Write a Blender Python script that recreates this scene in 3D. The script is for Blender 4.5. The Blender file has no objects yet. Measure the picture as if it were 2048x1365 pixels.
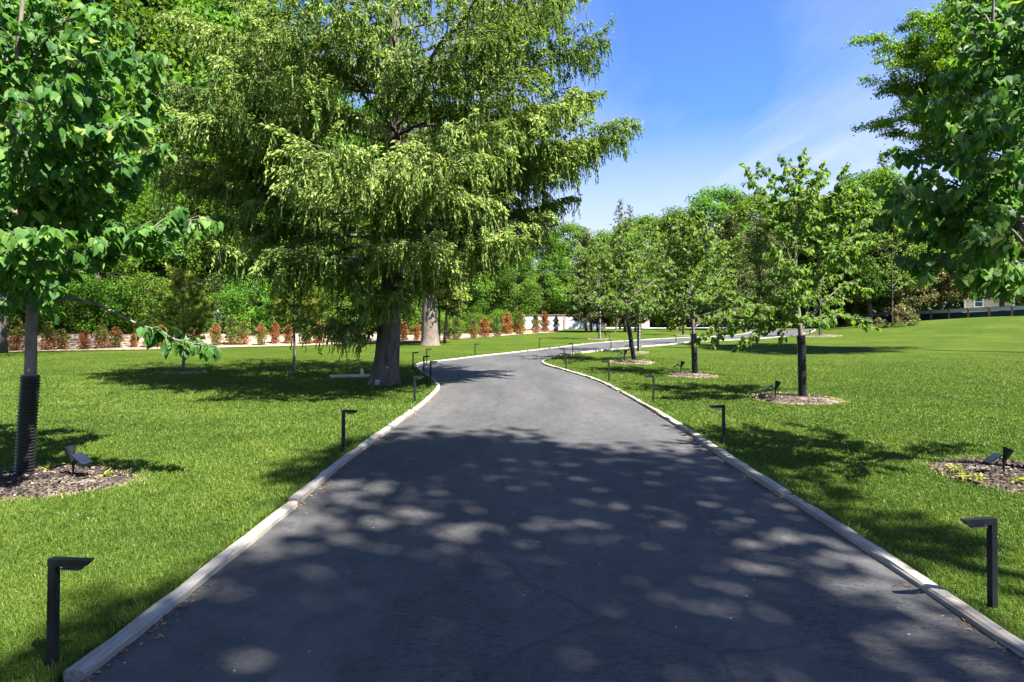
import bpy, math, random
import numpy as np
from mathutils import Vector

# ------------------------------------------------------------------ camera, light, exposure
SC = bpy.context.scene
COL = SC.collection
FP, CX, CY, EYE = 1200.0, 1024.0, 632.0, 1.6          # focal length and horizon in photo pixels, eye height
cam = bpy.data.objects.new("camera", bpy.data.cameras.new("camera"))
COL.objects.link(cam)
cam.location = (0, 0, EYE)
cam.rotation_euler = (math.radians(90), 0, 0)
cam.data.sensor_width = 36
cam.data.lens = 36 * FP / 2048
cam.data.shift_y = -50.5 / 2048
cam.data.clip_end = 3000
cam.data.clip_start = 0.05
SC.camera = cam

SUN_EL, SUN_AZ = math.radians(57), math.radians(130)   # azimuth clockwise from +Y: right and a little behind
sdir = Vector((math.sin(SUN_AZ) * math.cos(SUN_EL), math.cos(SUN_AZ) * math.cos(SUN_EL), math.sin(SUN_EL)))
sun = bpy.data.objects.new("sun", bpy.data.lights.new("sun", 'SUN'))
COL.objects.link(sun)
sun.data.energy = 5.0
sun.data.angle = math.radians(0.55)
sun.data.color = (1.0, 0.965, 0.915)
sun.rotation_euler = sdir.to_track_quat('Z', 'Y').to_euler()
sun.location = (20, -20, 40)

W = bpy.data.worlds.new("World")
SC.world = W
W.use_nodes = True
wt = W.node_tree
wt.nodes.clear()
def wn(t, **k):
    n = wt.nodes.new(t)
    for a, b in k.items():
        setattr(n, a, b)
    return n
wl = wt.links.new
wo = wn('ShaderNodeOutputWorld')
bg = wn('ShaderNodeBackground')
bg.inputs['Strength'].default_value = 0.058
sky = wn('ShaderNodeTexSky', sky_type='NISHITA')
sky.sun_disc = False
sky.sun_elevation = SUN_EL
sky.sun_rotation = SUN_AZ
sky.air_density = 1.0
sky.dust_density = 0.6
sky.ozone_density = 2.2
# thin cirrus: noise stretched over the sky dome, thicker towards the horizon
tc = wn('ShaderNodeTexCoord')
sep = wn('ShaderNodeSeparateXYZ')
wl(tc.outputs['Generated'], sep.inputs[0])
zc = wn('ShaderNodeMath', operation='MAXIMUM'); zc.inputs[1].default_value = 0.03
wl(sep.outputs['Z'], zc.inputs[0])
zz = wn('ShaderNodeMath', operation='ADD'); zz.inputs[1].default_value = 0.12
wl(zc.outputs[0], zz.inputs[0])
dx = wn('ShaderNodeMath', operation='DIVIDE'); wl(sep.outputs['X'], dx.inputs[0]); wl(zz.outputs[0], dx.inputs[1])
dy = wn('ShaderNodeMath', operation='DIVIDE'); wl(sep.outputs['Y'], dy.inputs[0]); wl(zz.outputs[0], dy.inputs[1])
cmb = wn('ShaderNodeCombineXYZ'); wl(dx.outputs[0], cmb.inputs[0]); wl(dy.outputs[0], cmb.inputs[1])
mp = wn('ShaderNodeMapping'); wl(cmb.outputs[0], mp.inputs[0])
mp.inputs['Rotation'].default_value = (0, 0, 0.5)
mp.inputs['Scale'].default_value = (0.75, 0.32, 1)
mp.inputs['Location'].default_value = (2.3, 0.4, 0)
no = wn('ShaderNodeTexNoise'); wl(mp.outputs[0], no.inputs['Vector'])
no.inputs['Scale'].default_value = 1.3; no.inputs['Detail'].default_value = 8; no.inputs['Roughness'].default_value = 0.55
no.inputs['Distortion'].default_value = 0.9
cr = wn('ShaderNodeMapRange'); wl(no.outputs['Fac'], cr.inputs['Value'])
cr.inputs['From Min'].default_value = 0.37; cr.inputs['From Max'].default_value = 0.68
msk = wn('ShaderNodeMapRange'); wl(sep.outputs['Z'], msk.inputs['Value'])
msk.inputs['From Min'].default_value = 0.50; msk.inputs['From Max'].default_value = 0.12
msk.inputs['To Min'].default_value = 0.30; msk.inputs['To Max'].default_value = 0.9
mul = wn('ShaderNodeMath', operation='MULTIPLY'); wl(cr.outputs[0], mul.inputs[0]); wl(msk.outputs[0], mul.inputs[1])
hz_m = wn('ShaderNodeMapRange'); wl(sep.outputs['Z'], hz_m.inputs['Value'])
hz_m.inputs['From Min'].default_value = 0.30; hz_m.inputs['From Max'].default_value = 0.12
hz_m.inputs['To Max'].default_value = 0.86
mx = wn('ShaderNodeMath', operation='MAXIMUM'); wl(mul.outputs[0], mx.inputs[0]); wl(hz_m.outputs[0], mx.inputs[1])
tintn = wn('ShaderNodeMix', data_type='RGBA', blend_type='MULTIPLY')
tintn.inputs['Factor'].default_value = 1.0
wl(sky.outputs[0], tintn.inputs['A']); tintn.inputs['B'].default_value = (0.395, 0.58, 1.02, 1)
mixc = wn('ShaderNodeMix', data_type='RGBA')
wl(mx.outputs[0], mixc.inputs['Factor']); wl(tintn.outputs['Result'], mixc.inputs['A'])
mixc.inputs['B'].default_value = (2.85, 3.0, 3.15, 1)
wl(mixc.outputs['Result'], bg.inputs['Color'])
wl(bg.outputs[0], wo.inputs[0])

SC.view_settings.view_transform = 'Standard'
SC.view_settings.look = 'None'
SC.view_settings.exposure = 2.45
SC.view_settings.gamma = 1.0
SC.view_settings.use_curve_mapping = False
cy = SC.cycles
cy.max_bounces = 6; cy.diffuse_bounces = 3; cy.glossy_bounces = 2; cy.transmission_bounces = 3
cy.transparent_max_bounces = 4
cy.use_denoising = True
cy.caustics_reflective = False; cy.caustics_refractive = False

# ------------------------------------------------------------------ helpers
def px(x, y, Y):
    return np.array(((x - CX) * Y / FP, Y, EYE + (CY - y) * Y / FP))
RX = np.array([-400, 17, 20, 24.6, 28.6, 33, 39.5, 50, 70, 400.])
RZ = np.array([0, 0, .10, .30, .64, 1.18, 1.58, 1.7, 1.75, 1.75])
LX = np.array([-400, -60, -23, -16.8, -10.6, -4.7, -1, 4.8, 8, 400])
LY = np.array([20, 22, 27, 29, 33, 39.5, 48, 60, 90, 400.])     # the line of the hedge
def ss(a, b, v):
    t = np.clip((v - a) / (b - a), 0, 1)
    return t * t * (3 - 2 * t)
def hz(x, y):
    x = np.asarray(x, float); y = np.asarray(y, float)
    r = np.interp(x, RX, RZ) * 0.5 + np.interp(x - 2, RX, RZ) * 0.25 + np.interp(x + 2, RX, RZ) * 0.25
    z = r * ss(14, 48, y) * (1 - 0.88 * ss(48, 64, y))
    b = y - np.interp(x, LX, LY)
    bank = 0.55 * ss(0.5, 8, b) * ss(0, -14, x)
    return z + bank * (1 - ss(30, 60, b) * 0.5)
def gp(x, y):
    """point of the ground met by the sight line through photo pixel x, y"""
    lo, Y = 1.0, 1.0
    while Y < 300:
        p = px(x, y, Y)
        if p[2] < hz(p[0], p[1]):
            break
        lo = Y; Y += 0.5
    hi = Y
    for _ in range(30):
        m = (lo + hi) / 2
        p = px(x, y, m)
        if p[2] < hz(p[0], p[1]): hi = m
        else: lo = m
    p = px(x, y, hi)
    p[2] = hz(p[0], p[1])
    return p

def tag(o, label=None, cat=None, group=None, kind=None):
    if label: o['label'] = label
    if cat: o['category'] = cat
    if group: o['group'] = group
    if kind: o['kind'] = kind
    return o
def empty(name, loc=(0, 0, 0), rz=0.0, s=1.0):
    o = bpy.data.objects.new(name, None)
    COL.objects.link(o)
    o.location = loc; o.rotation_euler = (0, 0, rz); o.scale = (s, s, s)
    o.empty_display_size = 0.2
    return o
def copy_tree(o, parent=None):
    c = o.copy(); COL.objects.link(c)
    c.parent = parent
    for ch in list(o.children):
        copy_tree(ch, c)
    return c
def nrm(a):
    a = np.asarray(a, float)
    return a / np.maximum(np.linalg.norm(a, axis=-1, keepdims=True), 1e-9)

class MB:
    """collects shapes, builds one mesh"""
    def __init__(s): s.V = []; s.F = []; s.T = []; s.M = []; s.n = 0
    def add(s, V, F, tint=0.5, mat=0):
        V = np.asarray(V, float).reshape(-1, 3)
        for f in (F if isinstance(F, list) else [F]):
            f = np.asarray(f, int)
            s.F.append(f + s.n); s.M.append(np.full(len(f), mat))
        s.V.append(V); s.n += len(V)
        s.T.append(np.broadcast_to(np.asarray(tint, float), (len(V),)))
        return s
    def box(s, c, d, rot=None, tint=0.5, mat=0, taper=1.0):
        x, y, z = np.array(d) / 2.0
        V = np.array([(-x, -y, -z), (x, -y, -z), (x, y, -z), (-x, y, -z), (-x, -y, z), (x, -y, z), (x, y, z), (-x, y, z)], float)
        V[4:, :2] *= taper
        if rot is not None: V = V @ np.array(rot).T
        F = [(0, 3, 2, 1), (4, 5, 6, 7), (0, 1, 5, 4), (1, 2, 6, 5), (2, 3, 7, 6), (3, 0, 4, 7)]
        return s.add(V + np.array(c), np.array(F), tint, mat)
    def tube(s, P, R, n=6, tint=0.5, cap=True, mat=0, wob=0.0, rng=None):
        P = np.asarray(P, float); m = len(P)
        R = np.broadcast_to(np.asarray(R, float), (m,))
        T = np.gradient(P, axis=0); T = nrm(T)
        u = np.cross(T[0], (0.3, 0.9, 0.1)); u = u / np.linalg.norm(u)
        a = np.linspace(0, 2 * math.pi, n, endpoint=False)
        rings = []
        for i in range(m):
            u = u - T[i] * np.dot(u, T[i]); u = u / max(np.linalg.norm(u), 1e-9)
            v = np.cross(T[i], u)
            rr = R[i] * (1 + (wob * rng.uniform(-1, 1, n) if wob else 0)) if wob else np.full(n, R[i])
            rings.append(P[i] + (np.cos(a) * rr)[:, None] * u + (np.sin(a) * rr)[:, None] * v)
        V = np.concatenate(rings)
        i0 = (np.arange(m - 1)[:, None] * n + np.arange(n)[None]).ravel()
        i1 = (np.arange(m - 1)[:, None] * n + (np.arange(n)[None] + 1) % n).ravel()
        F = [np.stack([i0, i1, i1 + n, i0 + n], 1)]
        if cap:
            F.append(np.array([list(range(n))[::-1]])); F.append(np.array([[(m - 1) * n + k for k in range(n)]]))
        return s.add(V, F, tint, mat)
    def build(s, name, mat, parent=None, smooth=False):
        me = bpy.data.meshes.new(name)
        V = np.concatenate(s.V)
        me.vertices.add(len(V)); me.vertices.foreach_set('co', V.astype(np.float32).ravel())
        tot = np.concatenate([np.full(len(f), f.shape[1]) for f in s.F])
        idx = np.concatenate([f.ravel() for f in s.F])
        me.loops.add(len(idx)); me.loops.foreach_set('vertex_index', idx.astype(np.int32))
        me.polygons.add(len(tot))
        st = np.concatenate([[0], np.cumsum(tot)[:-1]])
        me.polygons.foreach_set('loop_start', st.astype(np.int32))
        mats = mat if isinstance(mat, (list, tuple)) else [mat]
        for m in mats: me.materials.append(m)
        if len(mats) > 1: me.polygons.foreach_set('material_index', np.concatenate(s.M).astype(np.int32))
        me.polygons.foreach_set('use_smooth', np.full(len(tot), smooth))
        me.update(calc_edges=True)
        at = me.attributes.new('tint', 'FLOAT', 'POINT')
        at.data.foreach_set('value', np.concatenate(s.T).astype(np.float32))
        o = bpy.data.objects.new(name, me)
        COL.objects.link(o)
        if parent: o.parent = parent
        return o

# ------------------------------------------------------------------ materials
def newmat(name):
    m = bpy.data.materials.new(name); m.use_nodes = True
    nt = m.node_tree; nt.nodes.clear()
    out = nt.nodes.new('ShaderNodeOutputMaterial')
    return m, nt, out
def ramp(nt, stops, src):
    r = nt.nodes.new('ShaderNodeValToRGB')
    e = r.color_ramp.elements
    while len(e) < len(stops): e.new(0.5)
    for i, (p, c) in enumerate(stops):
        e[i].position = p; e[i].color = (*c, 1)
    nt.links.new(src, r.inputs[0])
    return r.outputs[0]
def noise(nt, scale, detail=4, rough=0.55, coord='Object', sc=None, dist=0.0):
    t = nt.nodes.new('ShaderNodeTexCoord')
    src = t.outputs[coord]
    if sc:
        mpp = nt.nodes.new('ShaderNodeMapping'); mpp.inputs['Scale'].default_value = sc
        nt.links.new(src, mpp.inputs[0]); src = mpp.outputs[0]
    n = nt.nodes.new('ShaderNodeTexNoise')
    n.inputs['Scale'].default_value = scale; n.inputs['Detail'].default_value = detail
    n.inputs['Roughness'].default_value = rough; n.inputs['Distortion'].default_value = dist
    nt.links.new(src, n.inputs['Vector'])
    return n.outputs['Fac']
def mixrgb(nt, a, b, fac, mode='MIX'):
    m = nt.nodes.new('ShaderNodeMix'); m.data_type = 'RGBA'; m.blend_type = mode
    for k, v in (('A', a), ('B', b)):
        if isinstance(v, tuple): m.inputs[k].default_value = (*v, 1)
        else: nt.links.new(v, m.inputs[k])
    if isinstance(fac, float): m.inputs['Factor'].default_value = fac
    else: nt.links.new(fac, m.inputs['Factor'])
    return m.outputs['Result']
def math_(nt, op, a, b=None):
    m = nt.nodes.new('ShaderNodeMath'); m.operation = op
    for i, v in enumerate((a, b)):
        if v is None: continue
        if isinstance(v, (int, float)): m.inputs[i].default_value = v
        else: nt.links.new(v, m.inputs[i])
    return m.outputs[0]
def bump(nt, h, dist=0.01, strength=0.6):
    b = nt.nodes.new('ShaderNodeBump'); b.inputs['Distance'].default_value = dist; b.inputs['Strength'].default_value = strength
    nt.links.new(h, b.inputs['Height'])
    return b.outputs[0]
def pbsdf(nt, out, col, rough=0.7, spec=0.3, nor=None, metal=0.0):
    p = nt.nodes.new('ShaderNodeBsdfPrincipled')
    if isinstance(col, tuple): p.inputs['Base Color'].default_value = (*col, 1)
    else: nt.links.new(col, p.inputs['Base Color'])
    if isinstance(rough, float): p.inputs['Roughness'].default_value = rough
    else: nt.links.new(rough, p.inputs['Roughness'])
    p.inputs['Specular IOR Level'].default_value = spec
    p.inputs['Metallic'].default_value = metal
    if nor is not None: nt.links.new(nor, p.inputs['Normal'])
    if out is not None: nt.links.new(p.outputs[0], out.inputs[0])
    return p

def leaf_mat(name, stops, trans=0.3, rough=0.5, spec=0.15, vary=0.25, tr_gain=(1.5, 1.6, 0.7)):
    """foliage: colour by the leaf's own tint, shifted a little from plant to plant; part of the light passes through"""
    m, nt, out = newmat(name)
    at = nt.nodes.new('ShaderNodeAttribute'); at.attribute_name = 'tint'
    col = ramp(nt, stops, at.outputs['Fac'])
    oi = nt.nodes.new('ShaderNodeObjectInfo')
    hsv = nt.nodes.new('ShaderNodeHueSaturation')
    nt.links.new(col, hsv.inputs['Color'])
    nt.links.new(math_(nt, 'ADD', math_(nt, 'MULTIPLY', oi.outputs['Random'], 0.05 * vary * 4 * 0.5), 0.5 - 0.0125 * vary * 4), hsv.inputs['Hue'])
    nt.links.new(math_(nt, 'ADD', math_(nt, 'MULTIPLY', oi.outputs['Random'], vary * 1.3), 1 - vary * 0.6), hsv.inputs['Value'])
    p = pbsdf(nt, None, hsv.outputs[0], rough, spec)
    t = nt.nodes.new('ShaderNodeBsdfTranslucent')
    nt.links.new(mixrgb(nt, hsv.outputs[0], tr_gain, 1.0, 'MULTIPLY'), t.inputs['Color'])
    mx = nt.nodes.new('ShaderNodeMixShader'); mx.inputs[0].default_value = trans
    nt.links.new(p.outputs[0], mx.inputs[1]); nt.links.new(t.outputs[0], mx.inputs[2])
    nt.links.new(mx.outputs[0], out.inputs[0])
    return m
def plain(name, col, rough=0.5, spec=0.4, var=0.15, scale=8, b=0.0, metal=0.0):
    m, nt, out = newmat(name)
    n = noise(nt, scale, 5)
    c = ramp(nt, [(0.3, tuple(v * (1 - var) for v in col)), (0.7, tuple(v * (1 + var) for v in col))], n)
    pbsdf(nt, out, c, rough, spec, bump(nt, noise(nt, scale * 5, 3), 0.004, b) if b else None, metal)
    return m
def bark_mat(name, dark, light, sc=(14, 14, 2.2), dist=0.03, strength=0.9):
    m, nt, out = newmat(name)
    n = noise(nt, 1.0, 7, 0.65, 'Object', sc, 0.6)
    n2 = noise(nt, 1.3, 3)
    c = ramp(nt, [(0.3, dark), (0.62, light)], n)
    c = mixrgb(nt, c, tuple(v * 0.6 for v in dark), math_(nt, 'MULTIPLY', n2, 0.35))
    pbsdf(nt, out, c, 0.9, 0.15, bump(nt, n, dist, strength))
    return m

M = {}
M['linden'] = leaf_mat('broad_leaf', [(0, (.040, .085, .012)), (.45, (.086, .155, .022)), (.8, (.142, .210, .036)), (1, (.20, .22, .045))], .45, .55, .14, .08)
M['linden_near'] = leaf_mat('heart_leaf', [(0, (.028, .084, .017)), (.5, (.062, .146, .026)), (.9, (.120, .215, .034)), (1, (.18, .23, .04))], .46, .55, .18, .05)
M['locust'] = leaf_mat('locust_leaf', [(0, (.045, .105, .012)), (.5, (.10, .185, .014)), (1, (.19, .27, .022))], .40, .5, .3, .05)
M['wood'] = leaf_mat('woodland_leaf', [(0, (.028, .072, .008)), (.5, (.070, .142, .014)), (1, (.135, .205, .022))], .42, .55, .12, .30)
M['cedar'] = leaf_mat('cedar_foliage', [(0, (.030, .045, .012)), (.5, (.066, .085, .021)), (1, (.130, .125, .036))], .15, .6, .2, .30)
M['tan_cedar'] = leaf_mat('tan_cedar_foliage', [(0, (.075, .074, .026)), (.5, (.145, .135, .046)), (1, (.23, .20, .075))], .15, .6, .2, .2)
M['spruce'] = leaf_mat('spruce_sprig', [(0, (.050, .096, .022)), (.4, (.104, .172, .038)), (.72, (.170, .245, .058)), (.9, (.250, .320, .085)), (1, (.29, .35, .105))], .32, .55, .12, .02)
M['pine'] = leaf_mat('pine_needle', [(0, (.13, .18, .030)), (.5, (.24, .28, .05)), (1, (.36, .36, .08))], .38, .5, .3, .08)
M['hedge'] = leaf_mat('hedge_leaf', [(0, (.20, .075, .026)), (.3, (.29, .125, .048)), (.5, (.18, .135, .040)), (.62, (.095, .120, .026)), (1, (.10, .160, .030))], .25, .55, .25, .12)
M['yellow_shrub'] = leaf_mat('yellow_green_leaf', [(0, (.12, .16, .015)), (1, (.28, .29, .03))], .35, .5, .3, .05)
M['sapling'] = leaf_mat('sapling_leaf', [(0, (.055, .105, .014)), (.6, (.105, .170, .022)), (1, (.17, .22, .03))], .38, .55, .15, .05)
M['red_shrub'] = leaf_mat('reddish_leaf', [(0, (.055, .09, .018)), (.6, (.12, .11, .03)), (1, (.26, .085, .04))], .3, .5, .3, .05)
M['bark_spruce'] = bark_mat('spruce_bark', (.038, .030, .026), (.165, .140, .122), (11, 11, 1.6), .05, 1.0)
M['bark_pale'] = bark_mat('pale_old_bark', (.075, .060, .048), (.205, .165, .132), (9, 9, 2.0), .05, 1.0)
M['bark_young'] = bark_mat('young_bark', (.055, .045, .038), (.17, .15, .13), (16, 16, 5), .01, .4)
M['bark_grey'] = bark_mat('grey_bark', (.085, .072, .058), (.20, .172, .142), (16, 16, 5), .01, .4)
M['bark_red'] = bark_mat('cedar_bark', (.055, .034, .025), (.19, .125, .092), (10, 10, 1.4), .03, .9)
M['cone'] = plain('spruce_cone', (.16, .065, .030), .7, .2, .35, 60)
M['twig'] = bark_mat('dead_twig', (.15, .11, .075), (.32, .25, .18), (16, 16, 5), .005, .2)
M['black_plastic'] = plain('black_corrugated_plastic', (.010, .010, .012), .26, .5, .2, 20)
M['black_metal'] = plain('black_powder_coat', (.009, .011, .013), .5, .22, .25, 30, .05)
M['grey_metal'] = plain('grey_metal', (.14, .15, .16), .4, .5, .2, 30)
M['panel'] = plain('solar_panel', (.010, .013, .024), .16, .6, .2, 10)
M['bone_wood'] = plain('pale_dry_wood', (.52, .47, .38), .8, .2, .18, 14, .3)
M['white_board'] = plain('white_paint', (.74, .76, .78), .6, .3, .05, 3)
M['post_wood'] = bark_mat('fence_post_wood', (.21, .14, .10), (.40, .28, .21), (12, 12, 3), .004, .3)
M['dark_board'] = plain('dark_navy_board', (.020, .030, .050), .5, .35, .2, 2)
M['pale_band'] = plain('pale_grey_band', (.42, .47, .54), .55, .35, .10, 1.6)
M['concrete'] = plain('concrete', (.42, .42, .42), .85, .2, .10, .8)
M['glass'] = plain('window_glass', (.05, .065, .08), .08, .6, .3, 2)
M['white_trim'] = plain('white_trim', (.75, .76, .80), .5, .4, .04, 3)
M['dark_door'] = plain('dark_garage_door', (.022, .028, .050), .45, .4, .15, 1.5)
M['shingle'] = plain('roof_shingle', (.11, .10, .095), .9, .2, .25, 6)

def siding():
    m, nt, out = newmat('cream_siding')
    w = nt.nodes.new('ShaderNodeTexWave'); w.bands_direction = 'Z'; w.wave_profile = 'SAW'
    w.inputs['Scale'].default_value = 1.6; w.inputs['Distortion'].default_value = 0
    t = nt.nodes.new('ShaderNodeTexCoord'); nt.links.new(t.outputs['Object'], w.inputs['Vector'])
    c = ramp(nt, [(0, (.27, .22, .14)), (.10, (.50, .42, .29)), (1, (.54, .46, .32))], w.outputs['Fac'])
    pbsdf(nt, out, c, .65, .3, bump(nt, w.outputs['Fac'], .02, .5))
    return m
M['siding'] = siding()
def brick():
    m, nt, out = newmat('tan_brick')
    t = nt.nodes.new('ShaderNodeTexCoord'); mpp = nt.nodes.new('ShaderNodeMapping')
    mpp.inputs['Rotation'].default_value = (math.radians(90), 0, 0)
    nt.links.new(t.outputs['Object'], mpp.inputs[0])
    b = nt.nodes.new('ShaderNodeTexBrick'); nt.links.new(mpp.outputs[0], b.inputs['Vector'])
    b.inputs['Scale'].default_value = 2.6
    b.inputs['Color1'].default_value = (.46, .25, .16, 1); b.inputs['Color2'].default_value = (.58, .38, .26, 1)
    b.inputs['Mortar'].default_value = (.55, .48, .40, 1); b.inputs['Mortar Size'].default_value = .025
    pbsdf(nt, out, b.outputs['Color'], .85, .2)
    return m
M['brick'] = brick()
def corrugated():
    m, nt, out = newmat('white_corrugated_sheet')
    pbsdf(nt, out, ramp(nt, [(.3, (.66, .69, .72)), (.7, (.78, .80, .82))], noise(nt, 1.2, 4)), .5, .4)
    return m
M['corrugated'] = corrugated()

def kerb_mat():
    m, nt, out = newmat('weathered_timber')
    oi = nt.nodes.new('ShaderNodeObjectInfo')
    g = noise(nt, 1.0, 6, .65, 'Object', (2.2, 30, 34), .5)
    big = noise(nt, 3.0, 4)
    c = ramp(nt, [(.28, (.13, .115, .095)), (.45, (.27, .25, .21)), (.7, (.37, .345, .295))], g)
    c = mixrgb(nt, c, (.22, .18, .125), math_(nt, 'MULTIPLY', ramp(nt, [(.50, (0, 0, 0)), (.66, (1, 1, 1))], big), .6))
    hsv = nt.nodes.new('ShaderNodeHueSaturation'); nt.links.new(c, hsv.inputs['Color'])
    nt.links.new(math_(nt, 'ADD', math_(nt, 'MULTIPLY', oi.outputs['Random'], .28), .82), hsv.inputs['Value'])
    pbsdf(nt, out, hsv.outputs[0], .85, .2, bump(nt, g, .012, .8))
    return m
M['kerb'] = kerb_mat()

def asphalt():
    m, nt, out = newmat('asphalt')
    fine = noise(nt, 150, 3, .75)
    grit = noise(nt, 1.0, 4, .7, 'Object', (22, 44, 30), .4)
    mid = noise(nt, 5, 6, .65)
    big = noise(nt, .6, 5, .6, 'Object', (1.5, .40, 1))
    c = ramp(nt, [(.28, (.020, .020, .020)), (.50, (.043, .0422, .041)), (.74, (.095, .092, .088))], fine)
    c = mixrgb(nt, c, (.012, .012, .012), math_(nt, 'MULTIPLY', ramp(nt, [(.50, (0, 0, 0)), (.62, (1, 1, 1))], grit), .85))
    c = mixrgb(nt, c, (.082, .078, .073), math_(nt, 'MULTIPLY', ramp(nt, [(.42, (0, 0, 0)), (.68, (1, 1, 1))], big), .75))
    c = mixrgb(nt, c, (.022, .022, .022), math_(nt, 'MULTIPLY', ramp(nt, [(.42, (0, 0, 0)), (.72, (1, 1, 1))], mid), .55))
    spk = nt.nodes.new('ShaderNodeTexVoronoi'); spk.inputs['Scale'].default_value = 7
    t = nt.nodes.new('ShaderNodeTexCoord'); nt.links.new(t.outputs['Object'], spk.inputs['Vector'])
    c = mixrgb(nt, c, (.40, .38, .34), ramp(nt, [(.022, (1, 1, 1)), (.050, (0, 0, 0))], spk.outputs['Distance']))
    # a few hairline cracks and the seam of a laid strip
    crk = nt.nodes.new('ShaderNodeTexVoronoi'); crk.feature = 'DISTANCE_TO_EDGE'; crk.inputs['Scale'].default_value = .28
    wob = nt.nodes.new('ShaderNodeTexNoise'); wob.inputs['Scale'].default_value = 2.2; wob.inputs['Detail'].default_value = 5
    nt.links.new(t.outputs['Object'], wob.inputs['Vector'])
    nt.links.new(mixrgb(nt, t.outputs['Object'], wob.outputs['Color'], .18), crk.inputs['Vector'])
    c = mixrgb(nt, c, (.020, .019, .019), math_(nt, 'MULTIPLY', ramp(nt, [(.0018, (1, 1, 1)), (.0042, (0, 0, 0))], crk.outputs['Distance']), .55))
    h = math_(nt, 'ADD', fine, math_(nt, 'MULTIPLY', grit, -.8))
    pbsdf(nt, out, c, .78, .35, bump(nt, h, .006, .7))
    return m
M['asphalt'] = asphalt()
def lawn():
    m, nt, out = newmat('lawn')
    a = noise(nt, .35, 5, .6)
    b = noise(nt, 3.2, 6, .7)
    f = noise(nt, 1.0, 5, .75, 'Object', (55, 22, 30))
    c = ramp(nt, [(.30, (.024, .046, .005)), (.52, (.038, .062, .0065)), (.72, (.055, .078, .009))], f)
    c = mixrgb(nt, c, (.019, .043, .005), math_(nt, 'MULTIPLY', ramp(nt, [(.44, (0, 0, 0)), (.66, (1, 1, 1))], b), .75))
    c = mixrgb(nt, c, (.062, .082, .010), math_(nt, 'MULTIPLY', ramp(nt, [(.42, (0, 0, 0)), (.68, (1, 1, 1))], a), .7))
    pbsdf(nt, out, c, .9, .04, bump(nt, f, .05, .9))
    return m
M['lawn'] = lawn()
M['grass'] = leaf_mat('grass_blade', [(0, (.037, .074, .010)), (.5, (.073, .122, .014)), (.9, (.120, .162, .022)), (1, (.20, .18, .058))], .30, .5, .25, 0)
M['straw'] = leaf_mat('dry_grass_blade', [(0, (.22, .18, .08)), (1, (.42, .35, .19))], .2, .7, .2, 0)
def mulch():
    m, nt, out = newmat('mulch')
    f = noise(nt, 1.0, 6, .75, 'Object', (26, 26, 26), .4)
    b = noise(nt, 2.6, 4)
    c = ramp(nt, [(.32, (.018, .014, .012)), (.52, (.075, .058, .046)), (.75, (.23, .185, .145))], f)
    c = mixrgb(nt, c, (.30, .245, .185), math_(nt, 'MULTIPLY', ramp(nt, [(.5, (0, 0, 0)), (.64, (1, 1, 1))], b), .55))
    pbsdf(nt, out, c, .95, .1, bump(nt, f, .04, 1.0))
    return m
M['mulch'] = mulch()
M['chip'] = leaf_mat('mulch_chip', [(0, (.016, .013, .011)), (.6, (.07, .053, .043)), (1, (.36, .29, .22))], 0.02, .9, .1, 0)
M['litter'] = leaf_mat('dry_leaf_litter', [(0, (.12, .06, .03)), (1, (.38, .22, .11))], .1, .8, .1, 0)
def soil():
    m, nt, out = newmat('bare_soil')
    f = noise(nt, 1.0, 6, .75, 'Object', (7, 7, 7), .4)
    c = ramp(nt, [(.32, (.08, .055, .038)), (.5, (.25, .180, .130)), (.72, (.40, .315, .25))], f)
    pbsdf(nt, out, c, .95, .1, bump(nt, f, .08, 1.0))
    return m
M['soil'] = soil()

# ------------------------------------------------------------------ the drive and the ground
def catmull(P, n):
    P = np.asarray(P, float)
    Q = np.vstack([2 * P[0] - P[1], P, 2 * P[-1] - P[-2]])
    out = []
    for i in range(1, len(Q) - 2):
        p0, p1, p2, p3 = Q[i - 1:i + 3]
        k = 14
        for t in np.linspace(0, 1, k, endpoint=False):
            out.append(.5 * ((2 * p1) + (-p0 + p2) * t + (2 * p0 - 5 * p1 + 4 * p2 - p3) * t * t + (-p0 + 3 * p1 - 3 * p2 + p3) * t ** 3))
    out.append(P[-1]); out = np.array(out)
    d = np.concatenate([[0], np.cumsum(np.linalg.norm(np.diff(out, axis=0), axis=1))])
    s = np.linspace(0, d[-1], n)
    return np.stack([np.interp(s, d, out[:, k]) for k in range(out.shape[1])], 1)
EL = [(-2.15, -4), (-2.06, 0.5)] + [tuple(gp(x, y)[:2]) for x, y in
      [(165, 1365), (430, 1150), (600, 1010), (700, 925), (800, 850), (850, 810), (876, 784), (877, 771), (863, 757), (845, 744), (836, 734), (850, 727.5), (900, 722), (960, 714.5), (1050, 704.5), (1150, 692.5), (1200, 687), (1300, 680.5), (1380, 676)]] + [(18, 48), (22.5, 56), (24.5, 66), (25, 74)]
ER = [(2.48, -4), (2.46, 0.5)] + [tuple(gp(x, y)[:2]) for x, y in
      [(2048, 1325), (1900, 1225), (1700, 1087), (1500, 955), (1400, 888), (1320, 836), (1240, 788), (1190, 763), (1130, 744), (1100, 735.5), (1083, 728), (1088, 722), (1120, 713), (1160, 707), (1240, 698.5), (1340, 690), (1384, 685)]] + [(16, 40.5), (22, 45.5), (27, 54), (29, 66), (29.5, 74)]
EL = catmull(EL, 300); ER = catmull(ER, 300)
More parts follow.
